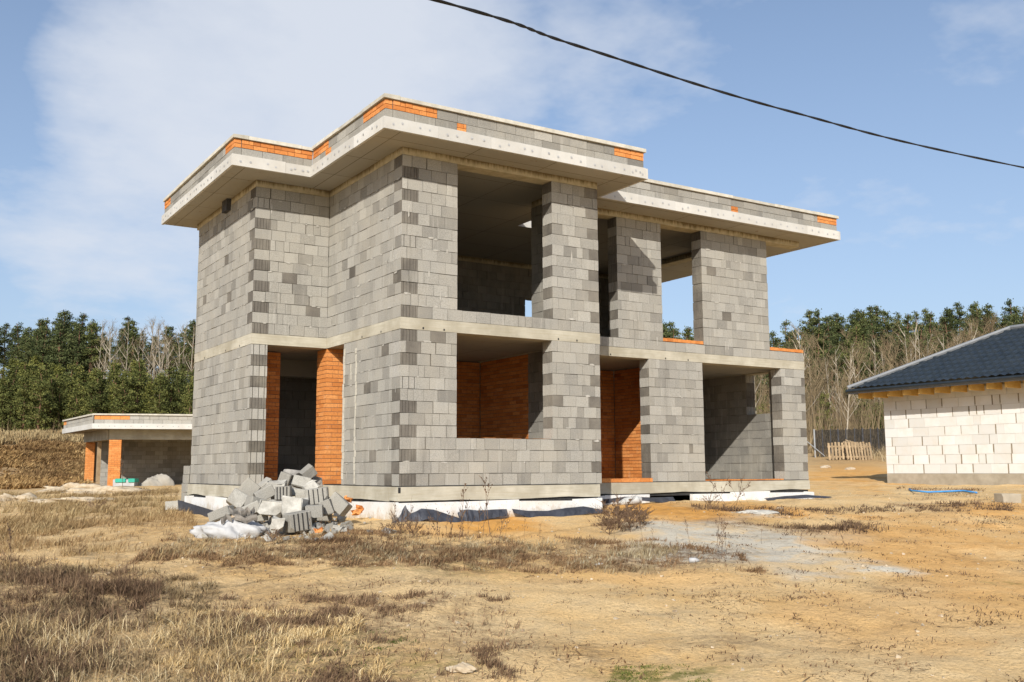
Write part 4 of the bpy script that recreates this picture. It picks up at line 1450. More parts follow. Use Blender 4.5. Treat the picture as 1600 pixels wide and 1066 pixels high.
# right: pines on the skyline, bare birches and brown scrub before them
sp = []
for row, (d, u0, u1, step) in enumerate(((142, 1000, 1850, 15), (156, 1000, 1900, 14), (130, 1010, 1420, 19), (172, 1250, 1950, 13))):
    u = u0 + row * 9
    while u < u1:
        sp.append((u + rt.uniform(-8, 8), d + rt.uniform(-6, 6))); u += step * rt.uniform(.75, 1.3)
stand(TP + SP, 'pine_tree', sp, 9.5, 15, 15, 'tall pine on the skyline behind the two houses', 'pines on the right skyline')
stand(BI, 'birch_tree', [(u + rt.uniform(-4, 4), rt.uniform(98, 128)) for u in (1040, 1066, 1180, 1216, 1226, 1234, 1262, 1274, 1300, 1310, 1318, 1344, 1352, 1360, 1378, 1396, 1412, 1426, 1436, 1444, 1450, 1457, 1465, 1472, 1480, 1485, 1490, 1496, 1500, 1508, 1516, 1530, 1548, 1575, 1600, 1640, 1690)], 8.5, 13, 14,
      'bare pale birch on the slope behind the dark tiled roof', 'birches on the right slope')
stand(YP, 'young_pine', [(u, rt.uniform(92, 100)) for u in (1175, 1196, 1292, 1352, 1372, 1384)], 4.5, 7, 9.5, 'small green pine in the brown thicket between the houses', 'small pines in the right thicket')
stand(BR, 'bare_tree', [(rt.uniform(1010, 1780), rt.uniform(94, 146)) for i in range(190)], 6.5, 12.0, 11, 'leafless brown tree in the thicket behind the two houses', 'bare trees on the right slope')
lone = at(1322, 712, 70); lone.z = gz(lone.x, lone.y)
put_tree('birch_tree', BI[2], lone, .4, 7.2 / 14, 'slender pale birch standing right behind the netted fence', None)
# brown thicket below the trees
def thicket(u0, u1, d0, d1, n, h0, h1, label):
    us = RNG.uniform(u0, u1, n); ds = RNG.uniform(d0, d1, n)
    P_ = np.array([tuple(at(a, 700, b)) for a, b in zip(us, ds)])
    P_[:, 2] = ground_np(P_[:, 0], P_[:, 1])
    h = RNG.uniform(h0, h1, n)
    ln = RNG.normal(0, .22, (n, 2))
    top = P_ + np.stack([ln[:, 0] * h, ln[:, 1] * h, h], 1)
    mid = P_ * .5 + top * .5 + RNG.normal(0, .12, (n, 3))
    s = np.zeros((n, 3)); an = RNG.uniform(0, 6.28, n); s[:, 0] = np.cos(an) * .022; s[:, 1] = np.sin(an) * .022
    v = np.stack([P_ - s, P_ + s, mid - s * .7, mid + s * .7, top], 1).reshape(-1, 3)
    b = np.arange(n)[:, None] * 5
    me = fast_mesh('thicket', v, b + np.array([0, 1, 3, 2]), b + np.array([2, 3, 4]), [M_TWIG], np.tile(RNG.uniform(0, 1, n), 2))
    o = bpy.data.objects.new('thicket', me); COL.objects.link(o)
    tag(o, label, 'thicket', kind='stuff')


thicket(1010, 1780, 86, 112, 9000, 2.5, 6.5, 'brown leafless scrub along the foot of the right hand wood')
thicket(-60, 330, 112, 118, 900, .8, 2.2, 'low brown scrub along the foot of the young pines')

# ------------------------------------------------------------------ overhead cable
g1 = CAM + Vector((FW.x, FW.y, 0)).normalized() * 3.1 + Vector((RT.x, RT.y, 0)).normalized() * -5.6; g1.z = 3.30
ctrl = [g1 - Vector((9, 2, 1.0)), g1, at(680, 0, 8.4), at(900, 71, 10.2), at(1230, 173, 12.6), at(1600, 262, 15.4), at(2300, 395, 22)]
pts = []
for i in range(len(ctrl) - 1):
    pm = ctrl[max(i - 1, 0)]; pa, pb = ctrl[i], ctrl[i + 1]; pn = ctrl[min(i + 2, len(ctrl) - 1)]
    for k in range(24):
        f = k / 24
        pts.append(.5 * ((2 * pa) + (pb - pm) * f + (2 * pm - 5 * pa + 4 * pb - pn) * f * f + (3 * pa - pm - 3 * pb + pn) * f ** 3))
pts.append(ctrl[-1])
mb = MB()
for ph in (0, math.pi):
    mb.tube([p_ + Vector((0, math.cos(i * .9 + ph) * .0065, math.sin(i * .9 + ph) * .0065)) for i, p_ in enumerate(pts)], .0098, 6)
tag(mb.build('power_cable', M_CABLE, None, tuple(pts[60]), True), 'black twisted overhead power cable sagging across the sky', 'cable')

# ------------------------------------------------------------------ rubble in front of the side entrance
VYAW = R(-32.4)
def rot3(yaw, roll, tilt):
    return Matrix.Rotation(VYAW + R(yaw), 3, 'Z') @ Matrix.Rotation(R(roll), 3, 'Y') @ Matrix.Rotation(R(tilt), 3, 'X')


def chipped_block(name, c, size, rot, mats, label, group, kind=0, cat='block'):
    """block with knocked-off corners and grooved end"""
    lx, ly, lz = size
    me = bpy.data.meshes.new(name)
    import bmesh
    bm = bmesh.new()
    bmesh.ops.create_cube(bm, size=1)
    for v in bm.verts: v.co = Vector((v.co.x * lx, v.co.y * ly, v.co.z * lz))
    bmesh.ops.bevel(bm, geom=bm.edges[:], offset=.012, segments=1, affect='EDGES')
    for v in bm.verts:
        v.co += Vector((random.uniform(-1, 1), random.uniform(-1, 1), random.uniform(-1, 1))) * (.006 if kind != 2 else .03)
    # knock a corner off
    for q in range(2 if kind == 2 else 1):
        n_ = Vector((random.choice((-1, 1)) * random.uniform(.6, 1), random.choice((-1, 1)) * random.uniform(.6, 1), random.choice((-1, 1)) * random.uniform(.6, 1))).normalized()
        ext = abs(n_.x) * lx / 2 + abs(n_.y) * ly / 2 + abs(n_.z) * lz / 2
        r_ = bmesh.ops.bisect_plane(bm, geom=bm.verts[:] + bm.edges[:] + bm.faces[:], plane_co=n_ * ext * random.uniform(.68, .86), plane_no=n_, clear_outer=True)
        ee = [g for g in r_['geom_cut'] if isinstance(g, bmesh.types.BMEdge)]
        if ee: bmesh.ops.edgeloop_fill(bm, edges=ee)
    bm.to_mesh(me); bm.free()
    me.materials.append(mats)
    at_ = me.attributes.new('tone', 'FLOAT', 'FACE'); tn = random.uniform(.25, .9)
    at_.data.foreach_set('value', [tn] * len(me.polygons))
    o = bpy.data.objects.new(name, me); COL.objects.link(o)
    o.location = c; o.rotation_euler = rot.to_euler()
    return tag(o, label, cat, group)


RUB = [  # zoom x, zoom y, depth, size, (yaw, roll, tilt), kind, label
    (555, 460, 16.5, (.30, .19, .29), (10, 40, -18), 0, 'dark grey block standing on its corner at the upper left of the rubble heap'),
    (487, 525, 16.1, (.30, .19, .28), (0, 33, -22), 0, 'grey block leaning flat against the plinth at the left of the rubble heap'),
    (550, 590, 15.8, (.42, .29, .19), (15, -25, 0), 0, 'tilted dark block under the two leaning blocks of the rubble heap'),
    (385, 612, 15.5, (.38, .25, .16), (-10, -20, 0), 0, 'half buried grey block at the lower left end of the rubble heap'),
    (655, 485, 16.2, (.34, .2, .2), (20, -28, 0), 0, None), (655, 432, 16.8, (.28, .2, .13), (30, -40, 10), 0, None),
    (725, 437, 16.5, (.31, .25, .17), (0, 3, 10), 3, 'lime whitened lump high in the middle of the rubble heap'),
    (772, 482, 16.0, (.26, .34, .23), (5, -2, 0), 1, 'grey block with vertical grooves facing out in the middle of the rubble heap'),
    (785, 395, 16.9, (.20, .28, .24), (0, 20, 0), 0, None),
    (822, 360, 17.0, (.32, .25, .09), (0, 5, -8), 2, 'flat broken slab lying on top of the rubble heap'),
    (926, 355, 16.9, (.25, .18, .2), (20, -38, 18), 0, 'topmost tilted grey block at the peak of the rubble heap'),
    (888, 417, 16.6, (.32, .2, .2), (0, 13, -14), 0, None), (940, 440, 16.5, (.22, .2, .15), (30, -30, 0), 3, None), (985, 410, 17.1, (.15, .15, .15), (20, 10, 5), 2, None),
    (865, 478, 16.3, (.26, .22, .13), (5, 8, 0), 0, None),
    (982, 502, 15.9, (.38, .28, .27), (6, -7, 0), 1, 'cracked grooved block on the right side of the rubble heap'),
    (965, 597, 15.5, (.29, .3, .21), (8, -3, 0), 0, 'upright grey block below the cracked one in the rubble heap'),
    (842, 560, 15.6, (.32, .3, .27), (-6, 4, 0), 3, 'white limed block in the front of the rubble heap'),
    (695, 577, 15.7, (.36, .3, .25), (10, 8, 0), 3, 'pale dusty block between the white sack and the white limed block'),
    (858, 660, 15.1, (.38, .28, .30), (38, -8, 0), 1, 'big grooved block at the foot of the rubble heap'),
    (1046, 572, 15.8, (.2, .3, .25), (0, -20, 0), 0, None),
    (1120, 552, 15.9, (.36, .2, .24), (-20, 38, -12), 0, 'grey block tipped on edge at the right end of the rubble heap'),
    (735, 680, 14.9, (.2, .2, .2), (15, 10, 0), 3, 'small white lump beside the white sack'),
    (600, 545, 16.0, (.3, .25, .18), (40, 15, 0), 0, None), (740, 560, 16.1, (.3, .3, .2), (25, 0, 0), 0, None), (920, 540, 16.2, (.36, .3, .3), (0, 0, 0), 0, None),
    (820, 450, 17.0, (.4, .3, .3), (12, 0, 0), 0, None), (700, 500, 16.8, (.4, .3, .3), (0, 8, 0), 0, None), (1010, 600, 16.2, (.36, .3, .3), (10, 0, 0), 0, None), (780, 600, 15.9, (.4, .35, .3), (0, 0, 0), 0, None), (600, 620, 15.9, (.36, .3, .2), (20, -4, 0), 0, None),
]
for (zx, zy, d, sz, (yw, rl, tl), kd, lb) in RUB:
    c = at(250 + zx / 4, 650 + zy / 4, d); sz = tuple(q * .93 for q in sz)
    mt_ = {0: M_BLOCK, 1: M_BLOCK, 2: M_SCRAP, 3: M_WHITEBLK}[kd]
    o = chipped_block('rubble_block', c, sz, rot3(yw, rl, tl), mt_, lb or 'broken grey block inside the rubble heap at the side entrance', 'broken blocks of the rubble heap', kd if kd in (2,) else (2 if kd == 3 else 0))
    if kd == 1:
        mb = MB(); lx, ly, lz = sz
        for q in (-.32, -.12, .08, .3):
            mb.box(q * lx - .008, q * lx + .008, -ly / 2 - .009, -ly / 2 + .004, -lz * .46, lz * .46)
        gme2 = mb.mesh('groove', [M_DARKGAP]); go = bpy.data.objects.new('groove', gme2); COL.objects.link(go); go.parent = o
# broken orange bricks
for (zx, zy, d, rt_) in ((1250, 575, 15.9, (20, 10, 0)), (1232, 598, 15.6, (60, -15, 0)), (1178, 520, 16.3, (10, 30, 0)), (990, 712, 14.7, (30, 0, 0))):
    c = at(250 + zx / 4, 650 + zy / 4, d)
    chipped_block('broken_brick', c, (.12, .09, .055), rot3(*rt_), M_BRICK, 'broken orange brick at the edge of the grey rubble heap', 'broken orange bricks by the rubble heap', 2, 'brick')
# small chippings
mb = MB()
for i in range(520):
    u = random.gauss(452, 44); v = random.gauss(822, 11)
    if v > 846 or v < 800: continue
    p_ = ground_at(u, v)
    s = random.choice((.02, .025, .03, .04, .06, .09)) * random.uniform(.7, 1.2)
    mb.obox(p_ + Vector((0, 0, s * .3)), (s * 1.3, s, s * .8), rot3(random.uniform(0, 180), random.uniform(-30, 30), random.uniform(-30, 30)), 0, random.random(), s * .25)
tag(mb.build('chippings', M_BLOCK, None, tuple(ground_at(470, 822))), 'loose grey chippings scattered round the rubble heap', 'rubble', kind='stuff')

# white sack with torn grey scraps
def blob_mesh(name, c, rx_, ry, rz_, yaw, mt_, label, cat, seed, rough=.25, group=None, n=28, flat=.0):
    rng = np.random.default_rng(seed)
    vs = []
    for i in range(n + 1):
        th = math.pi * i / n
        for j in range(2 * n):
            ph = 2 * math.pi * j / (2 * n)
            vs.append((math.sin(th) * math.cos(ph), math.sin(th) * math.sin(ph), math.cos(th)))
    v = np.array(vs)
    fold = np.abs(fbm(v[:, 0] * 3.1 + v[:, 2] * 2, v[:, 1] * 3.1 + seed * 2, seed + 31, 3) - .45) * 2
    k = 1 - rough * .35 * (1 - fold) + rough * (fbm(v[:, 0] * 2.2 + seed + v[:, 2], v[:, 1] * 2.2 + seed * 3, seed, 4) - .47) * 2 + rough * .5 * (fbm(v[:, 0] * 6 + 9 + v[:, 2] * 3, v[:, 1] * 6 + seed, seed + 5, 3) - .45)
    v = v * k[:, None]
    v[:, 2] = np.maximum(v[:, 2], -.35)
    v = v * np.array([rx_, ry, rz_])
    f = []
    w_ = 2 * n
    for i in range(n):
        for j in range(w_):
            a = i * w_ + j; b = i * w_ + (j + 1) % w_
            f.append((a, a + w_, b + w_, b))
    me = fast_mesh(name, v, np.array(f), np.zeros((0, 3), int), [mt_], np.full(len(f), .5))
    me.polygons.foreach_set('use_smooth', [True] * len(me.polygons))
    o = bpy.data.objects.new(name, me); COL.objects.link(o)
    o.location = c; o.rotation_euler = (0, 0, VYAW + R(yaw))
    return tag(o, label, cat, group)


sg = ground_at(362, 838)
sack = blob_mesh('debris_sack', sg + Vector((0, 0, .04)), +.60, .30, .22, 4, M_WHITEP, 'white plastic sack spilling grey scraps in front of the rubble heap', 'sack', 3, .5)
mb = MB()
for i in range(11):
    c0 = sg + RT * random.uniform(-.12, .34) + Vector((FW.x, FW.y, 0)) * random.uniform(-.22, .0) + Vector((0, 0, random.uniform(.22, .36)))
    ang = random.uniform(-.3, .9); L = random.uniform(.18, .34)
    prev = None
    for k in range(5):
        f = k / 4 - .5
        p_ = c0 + RT * (f * L * math.cos(ang)) + Vector((0, 0, f * L * math.sin(ang) * .5 + .035 * math.sin(k * 1.9 + i)))
        if prev is not None:
            wv_ = Vector((FW.x, FW.y, 0)) * .03 + Vector((0, 0, -.035))
            a, b = prev, p_
            mb.hexa([tuple(a + wv_), tuple(b + wv_), tuple(b + wv_ * -.2), tuple(a + wv_ * -.2), tuple(a + wv_ + Vector((0, 0, .02))), tuple(b + wv_ + Vector((0, 0, .02))), tuple(b - wv_ + Vector((0, 0, .02))), tuple(a - wv_ + Vector((0, 0, .02)))], 0, random.random())
        prev = p_
sc_ = mb.build('scrap', M_SCRAP, None, tuple(sack.location))
sc_.parent = sack
sc_.matrix_parent_inverse = Matrix.Rotation(-sack.rotation_euler[2], 4, 'Z')
sc_.location = (0, 0, 0)

# block stack at the far left corner of the house
sb = at(291, 785, 22.0); sb.z = gz(sb.x, sb.y)
for k in range(5):
    mb = MB(); fr = Frame((0, 0, 0), (0, 1, 0), (-1, 0, 0))
    mb2 = MB(); block_geo(mb2, fr, -.2, .2, 0, .19, .3, .55, 2, 2, 0)
    o = mb2.build('concrete_block', BM)
    o.location = (sb.x - .05 + random.uniform(-.015, .015), sb.y + random.uniform(-.02, .02), sb.z - .03 + k * .191)
    tag(o, ['bottom grey block of the stack beside the left wall', 'second grey block from the bottom of the stack beside the left wall', 'middle grey block of the stack beside the left wall',
            'second grey block from the top of the stack beside the left wall', 'topmost grey block of the stack beside the left wall'][k], 'block', 'blocks stacked at the left corner')
sb2 = at(273, 777, 21.4); sb2.z = gz(sb2.x, sb2.y) + .1
chipped_block('concrete_block', sb2, (.29, .3, .19), rot3(-4, -4, 0), M_BLOCK, 'single grey block lying left of the block stack', None)

# ------------------------------------------------------------------ membrane strips along the plinth
def ribbon(name, pts, label, thick=.012, sub=5, mt_=M_MEMB):
    """pts: (x, y, ztop, zbot, outward lean) along the plinth"""
    mb = MB()
    P_ = []
    for i in range(len(pts) - 1):
        for k in range(sub):
            f = k / sub
            P_.append([a * (1 - f) + b * f for a, b in zip(pts[i], pts[i + 1])])
    P_.append(list(pts[-1]))
    sec = []
    for i, (x, y, zt, zbm, ln) in enumerate(P_):
        wob_ = .012 * math.sin(i * 1.7) + .008 * math.sin(i * .6 + 1)
        sec.append([(x, y + wob_, zt), (x, y - ln * .45 + wob_, (zt + zbm) / 2 + .01), (x, y - ln - wob_, zbm)])
    c0 = sec[0][0]
    for a, b in zip(sec[:-1], sec[1:]):
        for r_ in range(2):
            q = [a[r_], b[r_], b[r_ + 1], a[r_ + 1]]
            q2 = [(p_[0], p_[1] + thick, p_[2]) for p_ in q]
            mb.hexa([q[3], q[2], q2[2], q2[3], q[0], q[1], q2[1], q2[0]])
    o = mb.build(name, mt_, None, (pts[0][0], pts[0][1], pts[0][3]))
    return tag(o, label, 'membrane strip', 'dark membrane strips along the plinth')


ribbon('membrane_strip', [(-.28, -.30, -.58, -.66, .05), (-.12, -.24, -.50, -.66, .06), (.02, -.20, -.30, -.52, .1), (.10, -.22, -.44, -.6, .12), (.3, -.24, -.36, -.52, .16), (.5, -.25, -.38, -.56, .2), (.78, -.28, -.47, -.69, .22), (1.0, -.32, -.54, -.74, .22)],
       'dark membrane strip peaking at the plinth corner beside the rubble heap')
ribbon('membrane_strip', [(.98, -.22, -.45, -.54, .05), (1.08, -.2, -.40, -.66, .16), (1.22, -.18, -.40, -.68, .18), (1.4, -.18, -.42, -.58, .12), (1.75, -.17, -.41, -.53, .08), (1.95, -.18, -.41, -.52, .06)],
       'short curled dark membrane strip in the middle of the plinth')
ribbon('membrane_strip', [(2.08, -.17, -.41, -.48, .06), (2.4, -.19, -.45, -.57, .10), (2.8, -.20, -.46, -.60, .12), (3.2, -.19, -.42, -.57, .12), (3.6, -.18, -.40, -.53, .1), (4.02, -.18, -.47, -.53, .06)],
       'long sagging dark membrane strip before the right end of the main plinth')
ribbon('membrane_strip', [(4.9, YR - .4, -.34, -.42, .1), (5.6, YR - .36, -.29, -.34, .14), (6.4, YR - .3, -.32, -.42, .12), (7.0, YR - .2, -.32, -.46, .12)], 'dark membrane strip along the plinth under the brick niche')
ribbon('membrane_strip', [(9.6, YR - .3, -.40, -.45, .1), (10.3, YR - .25, -.36, -.43, .1), (11.0, YR - .25, -.34, -.41, .12), (11.9, YR - .2, -.40, -.44, .1)], 'low dark membrane strip at the right end of the right wing')
ribbon('membrane_strip', [(-X2 - .3, 6.9, -.34, -.56, .1), (-X2 - .2, 5.6, -.44, -.62, .1), (-X2 - .16, 4.4, -.52, -.66, .06)], 'dark membrane strip along the plinth of the left wing')

c = at(985, 783, 19.6)
c.z = gz(c.x, c.y) + .07
mb = MB()
mb.tube([c - RT * .24 + Vector((0, 0, -.05)), c - RT * .1, c + RT * .12 + Vector((0, 0, .03)), c + RT * .22 + Vector((0, 0, .02))], [.03, .075, .085, .06], 10)
tag(mb.build('foam_roll', M_GREYSACK, None, tuple(c), True), 'pale grey foam roll lying before the brick niche', 'foam roll')
c = ground_at(1185, 802)
blob_mesh('cement_lump', c, .42, .2, .06, 10, M_WHITEBLK, 'flat whitish cement lump on the sand near the right wing', 'lump', 12, .4)
c = ground_at(722, 1052)
blob_mesh('stone', c + Vector((0, 0, .02)), .125, .075, .05, -5, M_STONE, 'pale flat stone at the bottom edge of the foreground', 'stone', 8, .5)
c = ground_at(1084, 880)
mb = MB(); mb.tube([c + Vector((0, 0, .03)) - RT * .06, c + RT * .02 + Vector((0, 0, .03)), c + RT * .07 + Vector((0, 0, .03))], [.035, .035, .014], 8)
tag(mb.build('bottle', M_WHITEP, None, tuple(c), True), 'small white plastic bottle lying in the brown weeds', 'bottle')
c = ground_at(936, 883)
blob_mesh('plastic_scrap', c, .07, .05, .02, 20, M_WHITEP, 'tiny white plastic scrap in the weeds before the house', 'litter', 21, .5)
for (u, v, s, lb) in ((1290, 731, .34, 'pale stone on the orange soil left of the white house'), (1328, 734, .3, 'small pale stone on the orange soil nearest the fence gap'),
                      (100, 765, .0, None), (1218, 795, .1, 'small pale stone in front of the right wing plinth')):
    if s: c = ground_at(u, v); blob_mesh('stone', c, s, s * .6, s * .35, 30, M_STONE, lb, 'stone', int(u), .4)
# earth and gravel heaps at left
for (u, v, rx_, rz_, lb) in ((112, 768, 1.3, .28, 'pale gravel heap in front of the outbuilding'), (165, 771, 1.3, .2, 'low pale gravel heap at the foot of the orange brick pier'),
                             (25, 782, .55, .2, 'short pale log of earth at the left edge of the field'), (120, 784, 1.1, .13, 'long low pale ridge of earth before the gravel heaps')):
    c = ground_at(u, v)
    blob_mesh('gravel_heap', c, rx_, .5, rz_, 0, M_STONE, lb, 'heap', int(u), .9)
# things in the outbuilding
c = ground_at(196, 758); c = at(196, 757, 41.5); c.z = gz(c.x, c.y) + .02
mb = MB()
rr = rot3(3, 0, 0)
mb.obox(c + Vector((0, 0, .14)), (.86, .5, .28), rr)
tub = mb.build('storage_tub', M_WHITEP, None, tuple(c)); tag(tub, 'white and teal green plastic tub under the outbuilding roof', 'tub')
for dx, wd in ((-.12, .42), (.33, .26)):
    mb = MB(); mb.obox(c + rr @ Vector((dx, -.02, .24)), (wd, .56, .15), rr); mb.build('lid', M_TEAL, tub, tuple(c))
c = at(245, 757, 42); c.z = gz(c.x, c.y)
blob_mesh('covered_pile', c, .75, .4, .5, 0, M_SLAB, 'grey covered pile in the shade under the outbuilding roof', 'pile', 15, .4)

# blue hose, plank, block near the white house
hp = [ground_at(1421, 766), ground_at(1424, 769), ground_at(1450, 771), ground_at(1480, 770), ground_at(1505, 769), ground_at(1526, 772)]
mb = MB(); mb.tube([p_ + Vector((0, 0, .03)) for p_ in hp], .024, 6)
tag(mb.build('water_hose', M_HOSE, None, tuple(hp[0]), True), 'blue water hose lying on the sand before the white house', 'hose')
c = ground_at(1575, 785); 
chipped_block('concrete_block', c + Vector((0, 0, .08)), (.42, .3, .2), rot3(10, 2, 0), M_CONC, 'dark grey block on the sand at the right edge before the white house', None)

# ------------------------------------------------------------------ grasses
def lin(u, v): return ground_at(u, v)


def quad_points(quad, n, clump=0.0, cl=1.0, seed=1):
    """n points spread over the ground between four photo corners; clump drops the gaps"""
    Q = np.array([tuple(ground_at(u, v))[:2] for u, v in quad])
    out = []
    while sum(len(o) for o in out) < n:
        a = RNG.random((n, 1)); b = RNG.random((n, 1))
        # uniform in the quad by area (two triangles)
        def tri(p0, p1, p2, m_):
            r1 = np.sqrt(RNG.random((m_, 1))); r2 = RNG.random((m_, 1))
            return p0 * (1 - r1) + p1 * r1 * (1 - r2) + p2 * r1 * r2
        ar = [abs(np.cross(Q[1] - Q[0], Q[2] - Q[0])), abs(np.cross(Q[2] - Q[0], Q[3] - Q[0]))]
        k = int(n * ar[0] / (sum(ar) + 1e-9))
        P_ = np.vstack([tri(Q[0], Q[1], Q[2], k), tri(Q[0], Q[2], Q[3], n - k)])
        if clump > 0:
            f = fbm(P_[:, 0] / cl, P_[:, 1] / cl, seed, 4)
            f2 = fbm(P_[:, 0] / (cl * .22), P_[:, 1] / (cl * .22), seed + 9, 3)
            # fray the quad's rim
            keep = RNG.random(len(P_)) < np.clip(((f - .47) * 3.0 + (f2 - .45) * 3.5 + 1 - clump), 0.02, 1)
            P_ = P_[keep]
        out.append(P_)
        if len(out) > 14: break
    P_ = np.vstack(out)[:n]
    inside = ~((P_[:, 0] > -X2 - .12) & (P_[:, 1] > Y1 - .1) & (P_[:, 0] < XR) & (P_[:, 1] < YB + .3) | (P_[:, 0] > -.1) & (P_[:, 1] > -.12) & (P_[:, 0] < X1) & (P_[:, 1] < YB) | (P_[:, 0] > X1 - .1) & (P_[:, 1] > YR - .1) & (P_[:, 0] < XR + .1) & (P_[:, 1] < 12))
    P_ = P_[inside]
    return P_


def blades(name, P_, h0, h1, w0, lean, mt_, label, bias=(0, 0), cat='grass', tone_mu=.5):
    n = len(P_)
    z = ground_np(P_[:, 0], P_[:, 1])
    B = np.column_stack([P_, z - .01])
    h = RNG.uniform(h0, h1, n) * (0.6 + .8 * fbm(P_[:, 0] * 1.3, P_[:, 1] * 1.3, 3, 3))
    an = RNG.uniform(0, 2 * np.pi, n)
    lv = np.abs(RNG.normal(0, lean, n))
    off = np.stack([np.cos(an) * lv + bias[0], np.sin(an) * lv + bias[1], np.zeros(n)], 1) * h[:, None]
    vert = np.maximum(.12, 1 - .28 * np.linalg.norm(off, axis=1) / h)
    top = B + off + np.stack([0 * h, 0 * h, h * vert], 1)
    mid = B + off * .32 + np.stack([0 * h, 0 * h, h * vert * .58], 1)
    wa = RNG.uniform(0, 2 * np.pi, n)
    s = np.stack([np.cos(wa), np.sin(wa), np.zeros(n)], 1) * (w0 * RNG.uniform(.6, 1.4, n))[:, None]
    v = np.stack([B - s, B + s, mid - s * .8, mid + s * .8, top], 1).reshape(-1, 3)
    b = np.arange(n)[:, None] * 5
    ft = fbm(P_[:, 0] / .8, P_[:, 1] / .8, 51, 3)
    tn = np.clip(RNG.normal(tone_mu, .22, n) + (ft - .45) * .9, 0, 1)
    me = fast_mesh(name, v, b + np.array([0, 1, 3, 2]), b + np.array([2, 3, 4]), [mt_], np.tile(tn, 2))
    o = bpy.data.objects.new(name, me); COL.objects.link(o)
    return tag(o, label, cat, kind='stuff')


rb = (RT.x * .25, RT.y * .25)
# foreground, lower left
P_ = quad_points([(-120, 1100), (430, 1100), (330, 900), (-60, 880)], 24000, 1.05, .7, 2)
blades('dry_grass', P_, .03, .14, .0042, 2.0, M_STRAW, 'matted straw coloured grass in the lower left foreground', (0, 0), tone_mu=.26)
P_ = quad_points([(-120, 1080), (260, 1066), (250, 900), (-60, 870)], 12000, .85, .8, 4)
blades('dry_grass', P_, .05, .20, .004, 1.5, M_BROWN, 'tall brown weeds and grass at the left edge of the foreground', (0, 0), tone_mu=.42)
P_ = quad_points([(-60, 1090), (420, 1090), (430, 985), (-60, 985)], 6000, .9, .7, 40)
blades('dry_grass', P_, .06, .24, .0024, 2.2, M_STRAW, 'pale tangled grass along the bottom left edge', (0, 0), tone_mu=.66)
P_ = quad_points([(300, 1085), (860, 1085), (800, 930), (260, 930)], 16000, 1.0, .9, 6)
blades('dry_grass', P_, .03, .11, .0035, 1.1, M_BROWN, 'short dark dead weeds across the middle of the foreground', rb)
P_ = quad_points([(240, 1085), (620, 1085), (560, 960), (240, 960)], 9000, 1.0, .6, 8)
blades('dry_grass', P_, .03, .12, .0032, 1.6, M_STRAW, 'tufts of bleached grass in the lower foreground', rb, tone_mu=.7)
# the same rough ground goes on beyond the left edge of the view
P_ = quad_points([(-900, 1100), (-100, 1100), (-50, 885), (-700, 860)], 13000, 1.0, .8, 61)
blades('dry_grass', P_, .03, .16, .0045, 1.7, M_STRAW, 'matted dry grass left of the foreground', (0, 0), tone_mu=.35)
P_ = quad_points([(-800, 860), (-40, 850), (-40, 776), (-800, 776)], 14000, .9, 1.4, 62)
blades('field_grass', P_, .06, .22, .008, .8, M_GOLD, 'dry field grass left of the gravel heaps', (RT.x * .35, RT.y * .35))
P_ = quad_points([(-500, 762), (-55, 764), (-55, 698), (-500, 700)], 36000, .3, 4, 63)
blades('bank_grass', P_, .2, .65, .045, .9, M_GOLD, 'long brown grass on the bank far left', (RT.x * .6, RT.y * .6), tone_mu=.26)
# belt of brown weeds before the house
P_ = quad_points([(200, 884), (1200, 898), (1130, 850), (260, 836)], 26000, .9, 1.0, 10)
blades('dead_weeds', P_, .02, .11, .0045, 1.3, M_BROWN, 'band of short brown dead weeds before the house', rb, 'weeds')
P_ = quad_points([(240, 868), (1060, 900), (1060, 856), (260, 842)], 7000, .9, .8, 12)
blades('dry_grass', P_, .03, .14, .004, 1.2, M_STRAW, 'straw grass mixed into the brown weed band', rb, tone_mu=.55)
# golden field grass left of the house
P_ = quad_points([(-40, 850), (270, 810), (280, 762), (-40, 775)], 20000, 1.0, 1.2, 14)
blades('field_grass', P_, .06, .22, .006, .8, M_GOLD, 'golden dry grass left of the house', (RT.x * .35, RT.y * .35))
P_ = quad_points([(-60, 905), (320, 870), (300, 800), (-60, 830)], 11000, 1.0, 1.2, 16)
blades('field_grass', P_, .05, .16, .004, .8, M_GOLD, 'thin golden grass on the sand at left', rb, tone_mu=.45)
P_ = quad_points([(30, 752), (150, 752), (150, 690), (30, 690)], 42000, .3, 4, 17)
blades('bank_grass', P_, .12, .42, .03, 1.2, M_GOLD, 'reddish brown grass on the slope behind the outbuilding', (RT.x * .5, RT.y * .5), tone_mu=.2)
P_ = quad_points([(-60, 765), (140, 762), (135, 700), (-60, 700)], 42000, .25, 4, 18)
blades('bank_grass', P_, .12, .42, .035, 1.2, M_GOLD, 'long brown grass lying over the bank left of the outbuilding', (RT.x * .6, RT.y * .6), tone_mu=.3)
P_ = quad_points([(-60, 698), (330, 698), (330, 686), (-60, 686)], 16000, .3, 6, 19)
blades('bank_grass', P_, .3, .6, .035, .5, M_GOLD, 'pale field grass in front of the young pines', tone_mu=.65)
P_ = quad_points([(1380, 722), (1500, 722), (1400, 708), (1340, 712)], 1200, .5, 3, 20)
blades('field_grass', P_, .4, .9, .012, .4, M_STRAW, 'dry grass tuft behind the corner of the white house')
P_ = quad_points([(1268, 716), (1390, 716), (1390, 706), (1268, 706)], 1500, .5, 3, 22)
blades('field_grass', P_, .2, .5, .012, .5, M_GOLD, 'dry grass along the netted fence')
